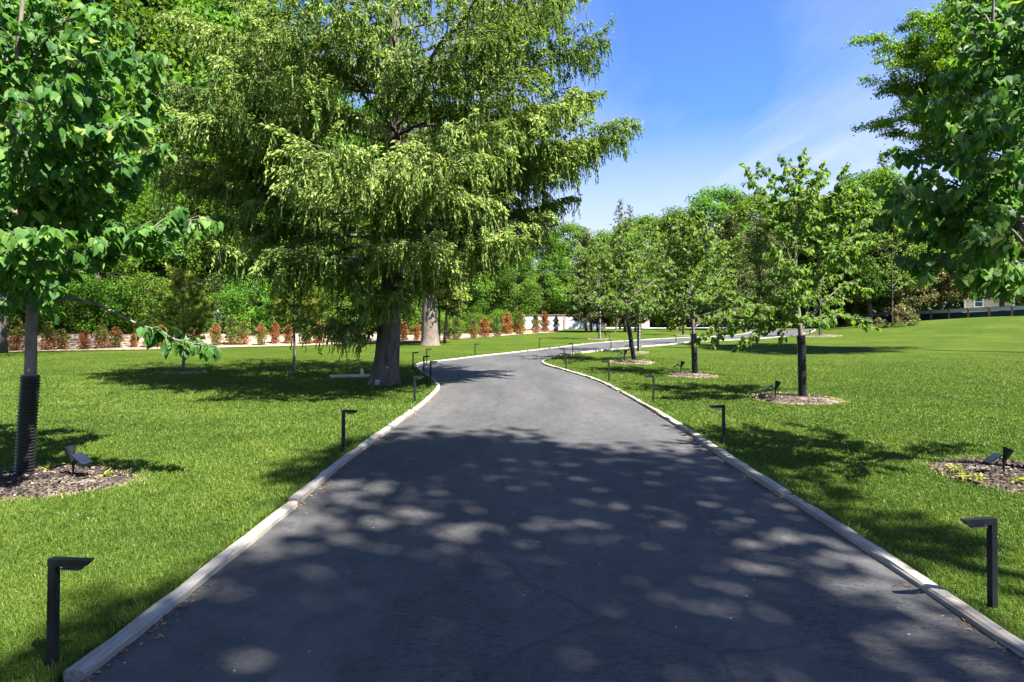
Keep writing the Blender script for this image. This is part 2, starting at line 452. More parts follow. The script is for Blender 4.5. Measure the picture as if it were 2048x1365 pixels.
# pair the two edges by walking them together (each left point takes the nearest right point, monotonic)
pair = []
j = 0
for i in range(300):
    d = np.linalg.norm(ER[j:j + 14] - EL[i], axis=1)
    j = min(299, j + int(np.argmin(d)))
    pair.append(j)
pair = np.array(pair, float); k = np.ones(25) / 25
pair = np.convolve(np.pad(pair, 12, mode='edge'), k, 'valid')
pair = np.maximum.accumulate(np.clip(pair, 0, 299)); pair[0] = 0; pair[-1] = 299
ERp = np.stack([np.interp(pair, np.arange(300), ER[:, c]) for c in (0, 1)], 1)
NC = 10
dr = MB()
rows = np.stack([EL + (ERp - EL) * t for t in np.linspace(0, 1, NC + 1)], 1)
crown_ = 0.012 * (1 - (2 * np.linspace(0, 1, NC + 1) - 1) ** 2)
Z = hz(rows[..., 0], rows[..., 1]) + 0.016 + crown_[None]
Vd = np.concatenate([rows, Z[..., None]], 2).reshape(-1, 3)
a = (np.arange(299)[:, None] * (NC + 1) + np.arange(NC)[None]).ravel()
dr.add(Vd, np.stack([a, a + 1, a + NC + 2, a + NC + 1], 1))
tag(dr.build('driveway', M['asphalt'], smooth=True), 'dark asphalt driveway curving away to the right between pale timber kerbs', 'driveway', kind='structure')
DPOLY = np.concatenate([EL, ER[::-1]])
def inside(poly, x, y):
    c = np.zeros(x.shape, bool)
    n = len(poly)
    for i in range(n):
        x1, y1 = poly[i]; x2, y2 = poly[i - 1]
        if y1 == y2: continue
        m = (y1 > y) != (y2 > y)
        if not m.any(): continue
        c ^= m & (x < (x2 - x1) * (y - y1) / (y2 - y1) + x1)
    return c
def offset(P, d):
    T = nrm(np.gradient(P, axis=0))
    return P + np.stack([-T[:, 1], T[:, 0]], 1) * d
KPOLY = np.concatenate([offset(EL, .098), offset(ER, -.098)[::-1]])

gx = np.unique(np.concatenate([np.linspace(-600, -120, 13), np.arange(-120, 120.1, 1.5), np.linspace(120, 600, 13)]))
gy = np.unique(np.concatenate([np.linspace(-200, -12, 8), np.arange(-12, 110.1, 1.5), np.linspace(110, 1500, 14)]))
GX, GY = np.meshgrid(gx, gy)
g = MB()
V = np.stack([GX, GY, hz(GX, GY)], 2).reshape(-1, 3)
nx = len(gx)
a = (np.arange(len(gy) - 1)[:, None] * nx + np.arange(nx - 1)[None]).ravel()
g.add(V, np.stack([a, a + 1, a + nx + 1, a + nx], 1))
tag(g.build('lawn', M['lawn'], smooth=True), 'mown green lawn on both sides of the driveway', 'lawn', kind='structure')

# soil bank behind the hedge (left) and the pale street apron at the far end
s_ = MB()
hx = np.linspace(-60, 6, 90)
jag = np.interp(hx, np.linspace(-60, 6, 60), np.random.RandomState(4).uniform(-.35, .35, 60))
rowsy = [np.interp(hx, LX, LY) - .9 + jag + t for t in np.linspace(0, 11, 12)]
SV = np.stack([np.stack([hx, r, hz(hx, r) + .03], 1) for r in rowsy])
a = (np.arange(11)[:, None] * 90 + np.arange(89)[None]).ravel()
s_.add(SV.reshape(-1, 3), np.stack([a, a + 1, a + 91, a + 90], 1))
tag(s_.build('ground', M['soil'], smooth=True), 'bare pinkish soil bank along the edge of the wood', 'soil', kind='structure')
st = MB()
xs = np.linspace(10, 60, 40)
st.add(np.concatenate([np.stack([xs, 0 * xs + 74.2, hz(xs, 74.2) + .05], 1), np.stack([xs, 0 * xs + 81, hz(xs, 81) + .06], 1)]), np.array([(i, i + 1, i + 41, i + 40) for i in range(39)]))
tag(st.build('road', M['concrete']), 'pale concrete road crossing the far end of the driveway', 'road', kind='structure')

# ------------------------------------------------------------------ kerb timbers
rngk = np.random.RandomState(11)
def arclen(P):
    return np.concatenate([[0], np.cumsum(np.linalg.norm(np.diff(P, axis=0), axis=1))])
def timber(P, name, label, grp):
    """one landscape timber following the points P (world xy), local x runs along it"""
    c = P.mean(0); ang = math.atan2(*(P[-1] - P[0])[::-1])
    R = np.array([[math.cos(ang), math.sin(ang)], [-math.sin(ang), math.cos(ang)]])
    L = (P - c) @ R.T
    w, h = .044 + rngk.uniform(-.004, .004), .058 + rngk.uniform(-.010, .013)
    ch = .012
    prof = np.array([(-w, -.05), (-w, h - ch), (-w + ch, h), (w - ch, h), (w, h - ch), (w, -.05)])
    T = nrm(np.gradient(L, axis=0)); N = np.stack([-T[:, 1], T[:, 0]], 1)
    rings = []
    for i in range(len(L)):
        pr = prof.copy(); pr[1:5] += rngk.uniform(-.006, .006, (4, 2))
        zz = float(hz(*P[i]) - hz(*c))
        rings.append(np.concatenate([L[i] + N[i] * pr[:, :1], pr[:, 1:] + zz], 1))
    n = len(prof)
    V = np.concatenate(rings); m = len(L)
    i0 = (np.arange(m - 1)[:, None] * n + np.arange(n)[None]).ravel()
    i1 = (np.arange(m - 1)[:, None] * n + (np.arange(n)[None] + 1) % n).ravel()
    b = MB().add(V, [np.stack([i0, i0 + n, i1 + n, i1], 1), np.array([list(range(n))]), np.array([[(m - 1) * n + q for q in range(n)][::-1]])])
    o = b.build(name, M['kerb'])
    o.location = (c[0], c[1], float(hz(*c))); o.rotation_euler = (0, 0, ang)
    tag(o, label, 'kerb timber', grp)
    return o
ORD = ['nearest', 'second', 'third', 'fourth', 'fifth', 'sixth', 'seventh', 'eighth', 'ninth', 'tenth', 'eleventh', 'twelfth', 'thirteenth', 'fourteenth', 'fifteenth', 'sixteenth', 'seventeenth', 'eighteenth']
def kerb(E, side, word):
    P = offset(E, .050 * side); d = arclen(P)
    s = 6.6 if side > 0 else 6.75
    k = 0
    while s < 66:
        q = np.interp(s, d, np.arange(len(d)))
        mid = P[int(q)]
        turn = np.linalg.norm(nrm(np.gradient(P, axis=0))[min(len(P) - 1, int(q) + 4)] - nrm(np.gradient(P, axis=0))[int(q)])
        Lg = 2.44 if turn < .25 else .9
        ts = np.linspace(s + .02, s + Lg - .02, 13)
        seg = np.stack([np.interp(ts, d, P[:, c]) for c in (0, 1)], 1)
        seg += rngk.normal(0, .012, (1, 2)); 
        if k < 12:
            lab = f'weathered grey kerb timber on the {word} edge of the drive, {ORD[k]} from the camera'
        else:
            lab = f'small pale kerb timber on the {word} drive edge beyond the bend'
        timber(seg, 'kerb_timber', lab, f'kerb timbers on the {word} edge of the drive')
        s += Lg; k += 1
kerb(EL, 1, 'left'); kerb(ER, -1, 'right')

# ------------------------------------------------------------------ leaves and trees
HEART_V = np.array([(0, .06, 0), (0, .5, -.03), (0, 1.02, -.20), (-.27, -.03, .04), (-.45, .34, .09), (-.23, .74, -.02), (.27, -.03, .04), (.45, .34, .09), (.23, .74, -.02)])
HEART_F = np.array([(0, 1, 4, 3), (1, 2, 5, 4), (0, 6, 7, 1), (1, 7, 8, 2)])
FOLD_V = np.array([(0, 0, 0), (-.36, .42, .07), (0, 1, -.08), (.36, .42, .07), (0, .45, -.02)])
FOLD_F = np.array([(0, 4, 2, 1), (0, 3, 2, 4)])
QUAD_V = np.array([(0, 0, 0), (-.40, .5, .06), (0, 1, -.05), (.40, .45, .05)])
QUAD_F = np.array([(0, 3, 2, 1)])
SPRIG_V = np.array([(0, 0, 0), (-.16, .5, 0), (0, 1, 0), (.16, .45, 0), (0, 0, 0), (0, .45, -.16), (0, 1, 0), (0, .5, .16)])
SPRIG_F = np.array([(0, 3, 2, 1), (4, 5, 6, 7)])
NEEDLE_V = np.array([(-.05, 0, 0), (.05, 0, 0), (.035, 1, 0), (-.035, 1, 0)])
NEEDLE_F = np.array([(0, 1, 2, 3)])

def leaves(mb, P, axis, nor, size, tint, tv=QUAD_V, tf=QUAD_F, width=1.0):
    n = len(P)
    if n == 0: return
    ax = nrm(axis)
    no = nor - ax * np.sum(nor * ax, 1, keepdims=True)
    no = nrm(no)
    sd = np.cross(ax, no)
    s = np.broadcast_to(np.asarray(size, float), (n,))[:, None, None]
    wd = np.broadcast_to(np.asarray(width, float), (n,))[:, None, None]
    V = P[:, None] + s * (tv[None, :, :1] * wd * sd[:, None] + tv[None, :, 1:2] * ax[:, None] + tv[None, :, 2:] * no[:, None])
    F = (tf[None] + (np.arange(n) * len(tv))[:, None, None]).reshape(-1, tf.shape[1])
    mb.add(V.reshape(-1, 3), F, np.repeat(np.broadcast_to(tint, (n,)), len(tv)))

def limb(p, d, L, n, up, wob, rng):
    """a wandering branch: n segments, bending by `up` per segment"""
    P = [np.array(p, float)]; d = nrm(np.array(d, float))
    for i in range(n):
        u = up[0] + (up[1] - up[0]) * i / max(1, n - 1) if isinstance(up, tuple) else up
        d = nrm(d + np.array((0, 0, u)) + rng.normal(0, wob, 3))
        P.append(P[-1] + d * L / n)
    return np.array(P)
def along(P, t):
    d = arclen(P); s = np.asarray(t) * d[-1]
    Q = np.stack([np.interp(s, d, P[:, k]) for k in range(3)], -1)
    i = np.clip(np.searchsorted(d, s) - 1, 0, len(P) - 2)
    return Q, nrm(P[i + 1] - P[i])
def smooth3(P, n=12):
    return catmull(P, n)

def twig_set(P, rng, n, L, t0=.25, droop=-.10, ang=1.0, flat=.5):
    """side twigs along the branch P"""
    out = []
    for i, t in enumerate(np.linspace(t0, 1, n)):
        t = float(np.clip(t + rng.uniform(-.5, .5) / n, 0, 1))
        q, T = along(P, t)
        s = np.cross(T, (0, 0, 1)); s = nrm(s) * (1 if i % 2 else -1)
        v = np.cross(s, T) * rng.normal(0, 1 - flat)
        d = nrm(T * math.cos(ang) + (s + v) * math.sin(ang) + rng.normal(0, .15, 3))
        out.append(limb(q, d, L * rng.uniform(.55, 1.25) * (1.1 - .5 * t), 4, (.05, droop), .10, rng))
    q, T = along(P, 1.0)
    out.append(limb(q, T, L * .7, 4, (.0, droop), .08, rng))
    return out
def leaf_nodes(twigs, step, rng, t0=0.1):
    Ps, Ts = [], []
    for P in twigs:
        L = arclen(P)[-1]
        n = max(2, int(L / step))
        q, T = along(P, np.clip(np.linspace(t0, 1, n) + rng.uniform(-.5, .5, n) / n, 0, 1))
        Ps.append(q); Ts.append(T)
    return np.concatenate(Ps), np.concatenate(Ts)
def hang_leaves(mb, twigs, step, size, rng, tv, tf, droop=.8, per=1, yellow=.03):
    P, T = leaf_nodes(twigs, step, rng)
    P = np.repeat(P, per, 0); T = np.repeat(T, per, 0)
    n = len(P)
    side = nrm(np.cross(T, (0, 0, 1)) + 1e-6) * rng.choice([-1, 1], n)[:, None]
    ax = side * rng.uniform(.2, .8, n)[:, None] + T * .3 + np.array((0, 0, -1)) * rng.uniform(droop * .5, droop * 1.4, n)[:, None] + rng.normal(0, .25, (n, 3))
    no = rng.normal(0, .45, (n, 3)) + np.array((0, 0, .75)) + side * .5 + T * .35
    P = P + ax * .02 + rng.normal(0, size * .18, (n, 3))
    tint = np.clip(rng.normal(.45, .24, n), 0, .9)
    tint[rng.rand(n) < yellow] = 1.0
    leaves(mb, P, ax, no, size * rng.uniform(.5, 1.3, n), tint, tv, tf)

def guard(P, h, r, parent, ribs, n=14):
    """black corrugated pipe round the trunk foot, P = trunk line from the ground up"""
    d = arclen(P)
    s = np.linspace(0, h, ribs * 4 + 1)
    Q = np.stack([np.interp(s, d, P[:, k]) for k in range(3)], 1)
    ph = (np.arange(len(s)) % 4)
    R = r * np.where(ph == 1, 1.0, np.where(ph == 2, 1.0, .88))
    mb = MB(); mb.tube(Q, R, n, cap=False)
    top = Q[-1]
    return mb.build('trunk_guard', M['black_plastic'], parent, smooth=False)

def linden(base, H, R, seed, label, leaf=.11, step=.075, guard_h=1.2, gr=.085, trunk_h=None, lean=(0, 0), nl=20, lod=1, group=None, bark='bark_young', leafmat='linden', tv=None, tf=None, rz=0.0, droop_low=True, name='linden_tree', twn=9):
    rng = np.random.RandomState(seed)
    root = empty(name, base, rz)
    tag(root, label, 'tree', group)
    th = trunk_h or guard_h + .12
    tr = smooth3([(0, 0, 0), (lean[0] * .25, lean[1] * .25, th * .5), (lean[0] * .5, lean[1] * .5, th), (lean[0] * .8 + rng.uniform(-.08, .08), lean[1] * .8, H * .55), (lean[0], lean[1], H * .96)], 16)
    r0 = gr * .78
    rad = np.interp(arclen(tr) / arclen(tr)[-1], [0, th / H, .55, 1], [r0, r0 * .8, r0 * .42, .008])
    wb, cb = MB(), MB()
    wb.tube(tr, rad, 8 if lod else 5)
    tw = []
    for i in range(nl):
        f = (i + rng.uniform(.2, .8)) / nl
        z = th + (H * .93 - th) * f ** 1.15
        q = np.array([np.interp(z, tr[:, 2], tr[:, k]) for k in range(3)])
        az = i * 2.4 + rng.uniform(-.4, .4)
        prof = (.55 + .45 * math.sin(math.pi * min(1, .28 + f * .62))) * (1 - .55 * f ** 2.2)
        L = R * prof * rng.uniform(.8, 1.18)
        el = .25 + .75 * f + rng.uniform(-.15, .2)
        d = (math.cos(az) * math.cos(el), math.sin(az) * math.cos(el), math.sin(el))
        up = (.04, -.16) if (droop_low and f < .3) else (.06, -.03)
        P = limb(q, d, L * 1.12, 7, up, .07, rng)
        rr = np.interp(z, tr[:, 2], rad) * .55
        wb.tube(P, np.linspace(max(.012, rr), .005, len(P)), 5, cap=False)
        t2 = twig_set(P, rng, max(4, int(twn * L / R + 2)), .42 * R / 2, .18, -.14)
        for Q in t2:
            if lod: wb.tube(Q, np.linspace(.006, .003, len(Q)), 3, cap=False)
        tw += t2
    hang_leaves(cb, tw, step, leaf, rng, FOLD_V if tv is None else tv, FOLD_F if tf is None else tf)
    wb.build('trunk', M[bark], root, smooth=True)
    cb.build('crown', M[leafmat], root)
    if guard_h: guard(tr, guard_h, gr, root, int(guard_h / (.034 if lod else .06)), 14 if lod else 8)
    return root

# ---- the two near trees, their limbs laid out one by one
def limb_tree(base, limbs, seed, label, name, twig_n, twig_L, step, leaf, trunk, tr_r, guard_h, gr, bark):
    rng = np.random.RandomState(seed)
    root = empty(name, base)
    tag(root, label, 'tree')
    wb, cb = MB(), MB()
    B = np.array(base)
    tr = smooth3(np.array(trunk) - B, 26)
    wb.tube(tr, np.interp(np.linspace(0, 1, 26), np.linspace(0, 1, len(tr_r)), tr_r), 10)
    tw = []
    for spec in limbs:
        pts, r0, t0, dens = spec[:4]
        P = smooth3(np.array(pts) - B, 14)
        P[1:-1] += rng.normal(0, .012, (12, 3))
        wb.tube(P, np.linspace(r0, .006, len(P)), 6, cap=False)
        L = arclen(P)[-1]
        n = max(2, int(twig_n * L * dens * (1 - t0) / .7))
        t2 = twig_set(P, rng, n, spec[4] if len(spec) > 4 else twig_L, t0, -.16, 1.0, .35)
        for Q in t2: wb.tube(Q, np.linspace(.0055, .0025, len(Q)), 4, cap=False)
        tw += t2
    hang_leaves(cb, tw, step, leaf, rng, HEART_V, HEART_F, .95, 1, .015)
    wb.build('trunk', M[bark], root, smooth=True)
    cb.build('crown', M['linden_near'], root)
    guard(tr, guard_h, gr, root, 33, 20)
    return root
def pl(pts, D):
    return [px(x, y, D + o) for x, y, o in pts]
LB = gp(48, 960)
D = LB[1]
ltrunk = [LB] + pl([(54, 850, 0), (61, 750, 0), (63, 640, 0), (69, 540, 0), (74, 430, 0), (62, 330, .05), (42, 250, .05), (36, 120, .1), (48, -20, .1), (60, -130, .1)], D)
l_limbs = [
    (pl([(66, 590, 0), (46, 500, .1), (28, 400, .2), (22, 250, .3), (15, 90, .4), (5, -60, .4)], D), .035, .25, 1.0),
    (pl([(70, 560, 0), (66, 488, -.05), (92, 337, -.2), (118, 225, -.3), (165, 110, -.3), (200, 40, -.3)], D), .034, .25, 1.0),
    (pl([(74, 440, 0), (110, 340, .3), (160, 220, .5), (225, 140, .6), (290, 118, .6)], D), .026, .25, 1.1),
    (pl([(80, 560, 0), (150, 450, .1), (230, 330, .1), (280, 220, .1), (300, 150, 0)], D), .030, .3, 1.1),
    (pl([(72, 590, 0), (140, 520, -.2), (210, 492, -.3), (300, 455, -.4), (395, 440, -.45)], D), .028, .3, 1.15),
    (pl([(72, 575, 0), (120, 500, .3), (200, 410, .5), (270, 330, .6), (310, 300, .6)], D), .026, .25, 1.0),
    (pl([(68, 620, 0), (105, 604, -.05), (145, 600, -.1), (205, 615, -.15), (290, 652, -.2), (350, 678, -.2), (415, 690, -.2)], D), .022, .66, 1.7, .16),
    (pl([(65, 610, 0), (20, 560, -.2), (-40, 520, -.3), (-110, 500, -.4)], D), .024, .2, 1.0),
    (pl([(66, 560, 0), (10, 450, .3), (-60, 350, .5), (-130, 260, .7)], D), .026, .2, 1.0),
    (pl([(64, 600, 0), (50, 560, -.5), (60, 520, -.9), (90, 470, -1.2)], D), .022, .25, 1.0),
    (pl([(70, 500, 0), (40, 400, -.5), (70, 280, -.9), (110, 190, -1.1)], D), .024, .2, 1.0),
    (pl([(64, 380, 0), (120, 260, -.5), (170, 160, -.8), (190, 90, -.9)], D), .022, .2, 1.0),
    (pl([(50, 290, 0), (0, 170, -.3), (-30, 60, -.4), (-20, -40, -.4)], D), .02, .2, 1.0),
    (pl([(40, 180, .1), (90, 80, .2), (150, 30, .3), (210, 40, .3)], D), .016, .2, 1.1),
    (pl([(66, 600, 0), (90, 570, .6), (60, 500, 1.1), (40, 400, 1.4)], D), .024, .2, 1.0),
    (pl([(74, 470, 0), (150, 380, -.4), (190, 300, -.6), (230, 250, -.7)], D), .022, .2, 1.1),
    (pl([(38, 130, .1), (60, 40, .5), (110, -30, .6), (160, -60, .6)], D), .014, .1, 1.1),
]
limb_tree(tuple(LB), l_limbs, 3, 'dark heart-leaved tree at the left edge with long black corrugated trunk guard', 'linden_tree', 14.0, .34, .0155, .096, ltrunk, [.066, .056, .050, .044, .040, .034, .026, .018, .008], 1.02, .083, 'bark_grey')

RB = gp(2088, 952)
D = RB[1]
rtrunk = [RB] + pl([(2084, 800, 0), (2076, 650, 0), (2062, 500, 0), (2048, 340, 0), (2028, 280, 0), (2008, 215, 0), (1992, 150, 0), (1985, 60, 0), (1990, -60, 0)], D)
r_limbs = [
    (pl([(2072, 620, 0), (2022, 570, -.1), (1974, 519, -.2), (1948, 483, -.25), (1930, 457, -.3), (1905, 420, -.3)], D), .030, .2, 1.0),
    (pl([(1985, 530, -.2), (1950, 520, -.3), (1915, 510, -.35), (1880, 515, -.4), (1852, 525, -.4)], D), .012, .2, 1.2),
    (pl([(2060, 480, 0), (1980, 364, .2), (1942, 324, .3), (1914, 294, .35), (1877, 241, .4), (1860, 215, .4)], D), .030, .25, 1.0),
    (pl([(1945, 328, .3), (1890, 322, .3), (1840, 312, .3), (1800, 300, .3)], D), .012, .15, 1.2, .20),
    (pl([(2056, 440, 0), (1985, 420, -.3), (1900, 405, -.5), (1830, 405, -.6), (1790, 415, -.6)], D), .022, .25, 1.1),
    (pl([(2066, 560, 0), (1990, 490, .4), (1910, 465, .6), (1840, 465, .7)], D), .020, .3, 1.1),
    (pl([(2040, 320, 0), (1990, 260, -.4), (1940, 200, -.6), (1910, 165, -.7)], D), .020, .2, 1.1),
    (pl([(2030, 285, 0), (2080, 200, .2), (2120, 100, .3), (2130, 0, .3)], D), .020, .2, 1.0),
    (pl([(2000, 190, 0), (2050, 110, -.2), (2075, 30, -.3), (2085, -50, -.3)], D), .016, .2, 1.1),
    (pl([(1988, 110, 0), (2020, 40, .3), (2040, -30, .4)], D), .012, .2, 1.1),
    (pl([(2074, 600, 0), (2010, 560, .3), (1960, 540, .5), (1915, 530, .6)], D), .018, .3, 1.1),
    (pl([(2070, 600, 0), (2020, 540, -.6), (1990, 500, -.9), (1970, 470, -1.1)], D), .022, .3, 1.0),
    (pl([(2066, 560, 0), (2130, 480, -.2), (2200, 420, -.3)], D), .024, .2, 1.0),
    (pl([(2072, 620, 0), (2140, 570, .3), (2210, 550, .5)], D), .024, .2, 1.0),
    (pl([(2054, 400, 0), (2010, 340, -.6), (1975, 300, -.8), (1950, 280, -.9)], D), .020, .2, 1.0),
    (pl([(2050, 360, 0), (2110, 290, .0), (2160, 210, .0)], D), .020, .2, 1.0),
    (pl([(1998, 190, 0), (1962, 120, -.2), (1950, 60, -.3)], D), .012, .15, 1.1),
    (pl([(1990, 120, 0), (2030, 80, -.3), (2062, 60, -.4)], D), .010, .1, 1.1),
    (pl([(1987, 60, 0), (1960, 10, .2), (1950, -40, .3)], D), .010, .1, 1.0),
    (pl([(2012, 225, 0), (2045, 180, -.5), (2070, 150, -.8)], D), .012, .1, 1.1),
    (pl([(2026, 275, 0), (2000, 225, .5), (1985, 180, .8)], D), .012, .1, 1.1),
    (pl([(2058, 470, 0), (2030, 410, .7), (2000, 360, 1.1), (1960, 340, 1.3)], D), .020, .2, 1.0),
    (pl([(2060, 500, 0), (1960, 395, -.1), (1880, 360, -.2), (1825, 370, -.2)], D), .018, .35, 1.1),
]
limb_tree(tuple(RB), r_limbs, 8, 'shaded heart-leaved tree leaning in from the right edge', 'linden_tree', 12.0, .34, .018, .096, rtrunk, [.070, .060, .052, .044, .036, .026, .018, .008], 1.0, .085, 'bark_young')

# ---- the row along the right of the drive
ROW = 'young trees with black trunk guards along the right of the drive'
b = gp(1605, 798)
rngT = np.random.RandomState(21)
def row_main():
    D = b[1]
    B = np.array(b)
    tr = [b] + pl([(1604, 735, 0), (1602, 672, 0), (1597, 630, 0), (1591, 560, 0), (1592, 480, .05), (1597, 400, .05), (1600, 322, .05)], D)
    L = [
        (pl([(1602, 668, 0), (1618, 615, .1), (1630, 560, .15), (1637, 500, .2), (1655, 430, .2), (1685, 350, .2)], D), .028, .3, 1.0, .42),
        (pl([(1598, 640, 0), (1560, 655, -.2), (1500, 648, -.4), (1450, 662, -.5), (1402, 676, -.5)], D), .018, .25, 1.2, .30),
        (pl([(1600, 650, 0), (1560, 620, -.4), (1500, 610, -.7), (1440, 600, -.8)], D), .018, .2, 1.2, .42),
        (pl([(1600, 655, 0), (1650, 630, -.2), (1690, 632, -.4), (1732, 645, -.5)], D), .016, .3, 1.1, .30),
        (pl([(1604, 650, 0), (1660, 590, .3), (1700, 565, .5), (1722, 580, .6)], D), .018, .3, .8, .30),
        (pl([(1592, 540, 0), (1560, 470, -.2), (1535, 410, -.2), (1502, 352, -.2)], D), .016, .35, 1.0, .36),
        (pl([(1591, 560, 0), (1555, 505, .3), (1500, 490, .5), (1460, 500, .6)], D), .016, .3, .8, .34),
        (pl([(1592, 500, 0), (1560, 420, .4), (1545, 370, .5), (1530, 340, .5)], D), .014, .3, 1.1, .36),
        (pl([(1596, 430, 0), (1620, 375, -.2), (1640, 340, -.2)], D), .012, .2, 1.2, .34),
        (pl([(1596, 420, 0), (1575, 360, -.2), (1570, 330, -.2)], D), .012, .2, 1.2, .34),
        (pl([(1592, 470, 0), (1610, 410, .6), (1630, 380, .8)], D), .012, .2, 1.2, .40),
        (pl([(1640, 490, .2), (1690, 440, .1), (1735, 420, .0)], D), .013, .2, 1.3, .40),
        (pl([(1637, 510, .2), (1690, 480, .5), (1738, 440, .6)], D), .013, .2, 1.2, .40),
        (pl([(1634, 530, .15), (1680, 500, -.3), (1715, 490, -.4)], D), .013, .2, 1.2, .36),
        (pl([(1650, 440, .2), (1690, 395, .3), (1725, 385, .3)], D), .012, .2, 1.2, .36),
        (pl([(1592, 490, .05), (1597, 400, .05), (1601, 345, .05), (1603, 318, .05)], D), .010, .15, 1.5, .34),
        (pl([(1592, 520, 0), (1600, 450, -.7), (1610, 400, -.9)], D), .014, .2, 1.2, .42),
        (pl([(1592, 580, 0), (1570, 530, -.7), (1550, 500, -.9)], D), .014, .3, 1.0, .40),
        (pl([(1596, 620, 0), (1590, 590, -.7), (1600, 570, -1.0)], D), .014, .3, 1.0, .36),
        (pl([(1598, 640, 0), (1560, 600, .7), (1530, 580, 1.1)], D), .016, .2, 1.0, .40),
        (pl([(1599, 645, 0), (1620, 640, -.7), (1640, 640, -1.0)], D), .014, .2, 1.0, .36),
        (pl([(1628, 570, .15), (1665, 540, .6), (1690, 530, .8)], D), .013, .2, 1.1, .36),
        (pl([(1598, 640, 0), (1540, 640, .3), (1500, 670, .4), (1480, 690, .4)], D), .014, .3, 1.1, .26),
    ]
    root = empty('linden_tree', tuple(b))
    tag(root, 'tallest young tree right of the drive, whole crown in sun, ribbed black trunk guard', 'tree', ROW)
    wb, cb = MB(), MB()
    T = smooth3(np.array(tr) - B, 22)
    wb.tube(T, np.interp(np.linspace(0, 1, 22), [0, .25, .6, 1], [.064, .050, .030, .008]), 9)
    tw = []
    for pts, r0, t0, dens, tl in L:
        P = smooth3(np.array(pts) - B, 12); P[1:-1] += rngT.normal(0, .015, (10, 3))
        wb.tube(P, np.linspace(r0, .005, 12), 6, cap=False)
        t2 = twig_set(P, rngT, max(4, int(11 * arclen(P)[-1] * dens)), tl, t0, -.14, 1.0, .3)
        for Q in t2: wb.tube(Q, np.linspace(.006, .003, len(Q)), 3, cap=False)
        tw += t2
    hang_leaves(cb, tw, .017, .088, rngT, HEART_V, HEART_F, .8, 1, .04)
    wb.build('trunk', M['bark_grey'], root, smooth=True)
    cb.build('crown', M['linden'], root)
    guard(T, 1.23, .082, root, 42, 16)
row_main()
b2 = gp(1390, 750)
linden(tuple(b2), 4.1, 1.58, 31, 'young tree second along the right of the drive, bushy crown, mulch ring at its foot', .105, .015, 1.12, .085, 1.25, (-.02, .1), 36, 1, ROW, rz=.4, twn=11)
b3 = gp(1268, 722)
linden(tuple(b3), 4.05, 2.15, 32, 'young tree with a leaning black guarded trunk, third along the right of the drive', .115, .017, 1.4, .085, 1.5, (-.45, 0), 36, 1, ROW, bark='bark_grey', rz=0, twn=11)
b4 = gp(1278, 705)
linden(tuple(b4), 5.4, 2.1, 33, 'young tree with an upright black guarded trunk close behind the leaning one', .13, .030, 1.9, .09, 2.0, (0, 0), 24, 0, ROW, bark='bark_grey', rz=1.0)
b5 = gp(1199.5, 679)
linden(tuple(b5), 6.2, 2.3, 34, 'young tree left of the far drive with black guard in a thin mulch strip', .17, .05, 1.9, .10, 2.0, (0, 0), 22, 0, None, rz=1.0)
b6 = gp(1366.5, 671)
linden(tuple(b6), 5.5, 2.1, 35, 'small distant tree on the far lawn before the brick garage', .19, .055, 2.2, .10, 2.4, (0, 0), 20, 0, None, rz=2.0)
b7 = gp(1436, 690)
linden(tuple(b7), 5.2, 2.0, 36, 'young tree with thin dark trunk glimpsed under a low leafy branch', .15, .048, 1.3, .09, 1.9, (.05, 0), 22, 0, ROW, rz=2.5)
b8 = gp(1640, 672)
linden(tuple(b8), 5.0, 2.0, 37, 'far young tree with bluish trunk guard in an oval mulch ring behind the tallest one', .17, .055, 1.4, .10, 1.9, (.05, 0), 20, 0, None, rz=.5)
SAP = 'thin saplings by the dark fence'
b9 = gp(1785, 650); b10 = gp(1837.5, 642)
linden(tuple(b9), 7.6, 2.4, 38, 'taller pale green sapling with a slim grey trunk before the dark fence', .17, .05, 0, .07, 2.6, (0, 0), 24, 0, SAP, bark='bark_grey', leafmat='sapling', droop_low=False, name='sapling_tree', twn=7)
linden(tuple(b10), 6.2, 1.9, 39, 'shorter pale green sapling with spreading bare twigs, right of the taller one', .17, .06, 0, .07, 2.4, (.1, 0), 20, 0, SAP, bark='bark_grey', leafmat='sapling', droop_low=False, name='sapling_tree', twn=6)

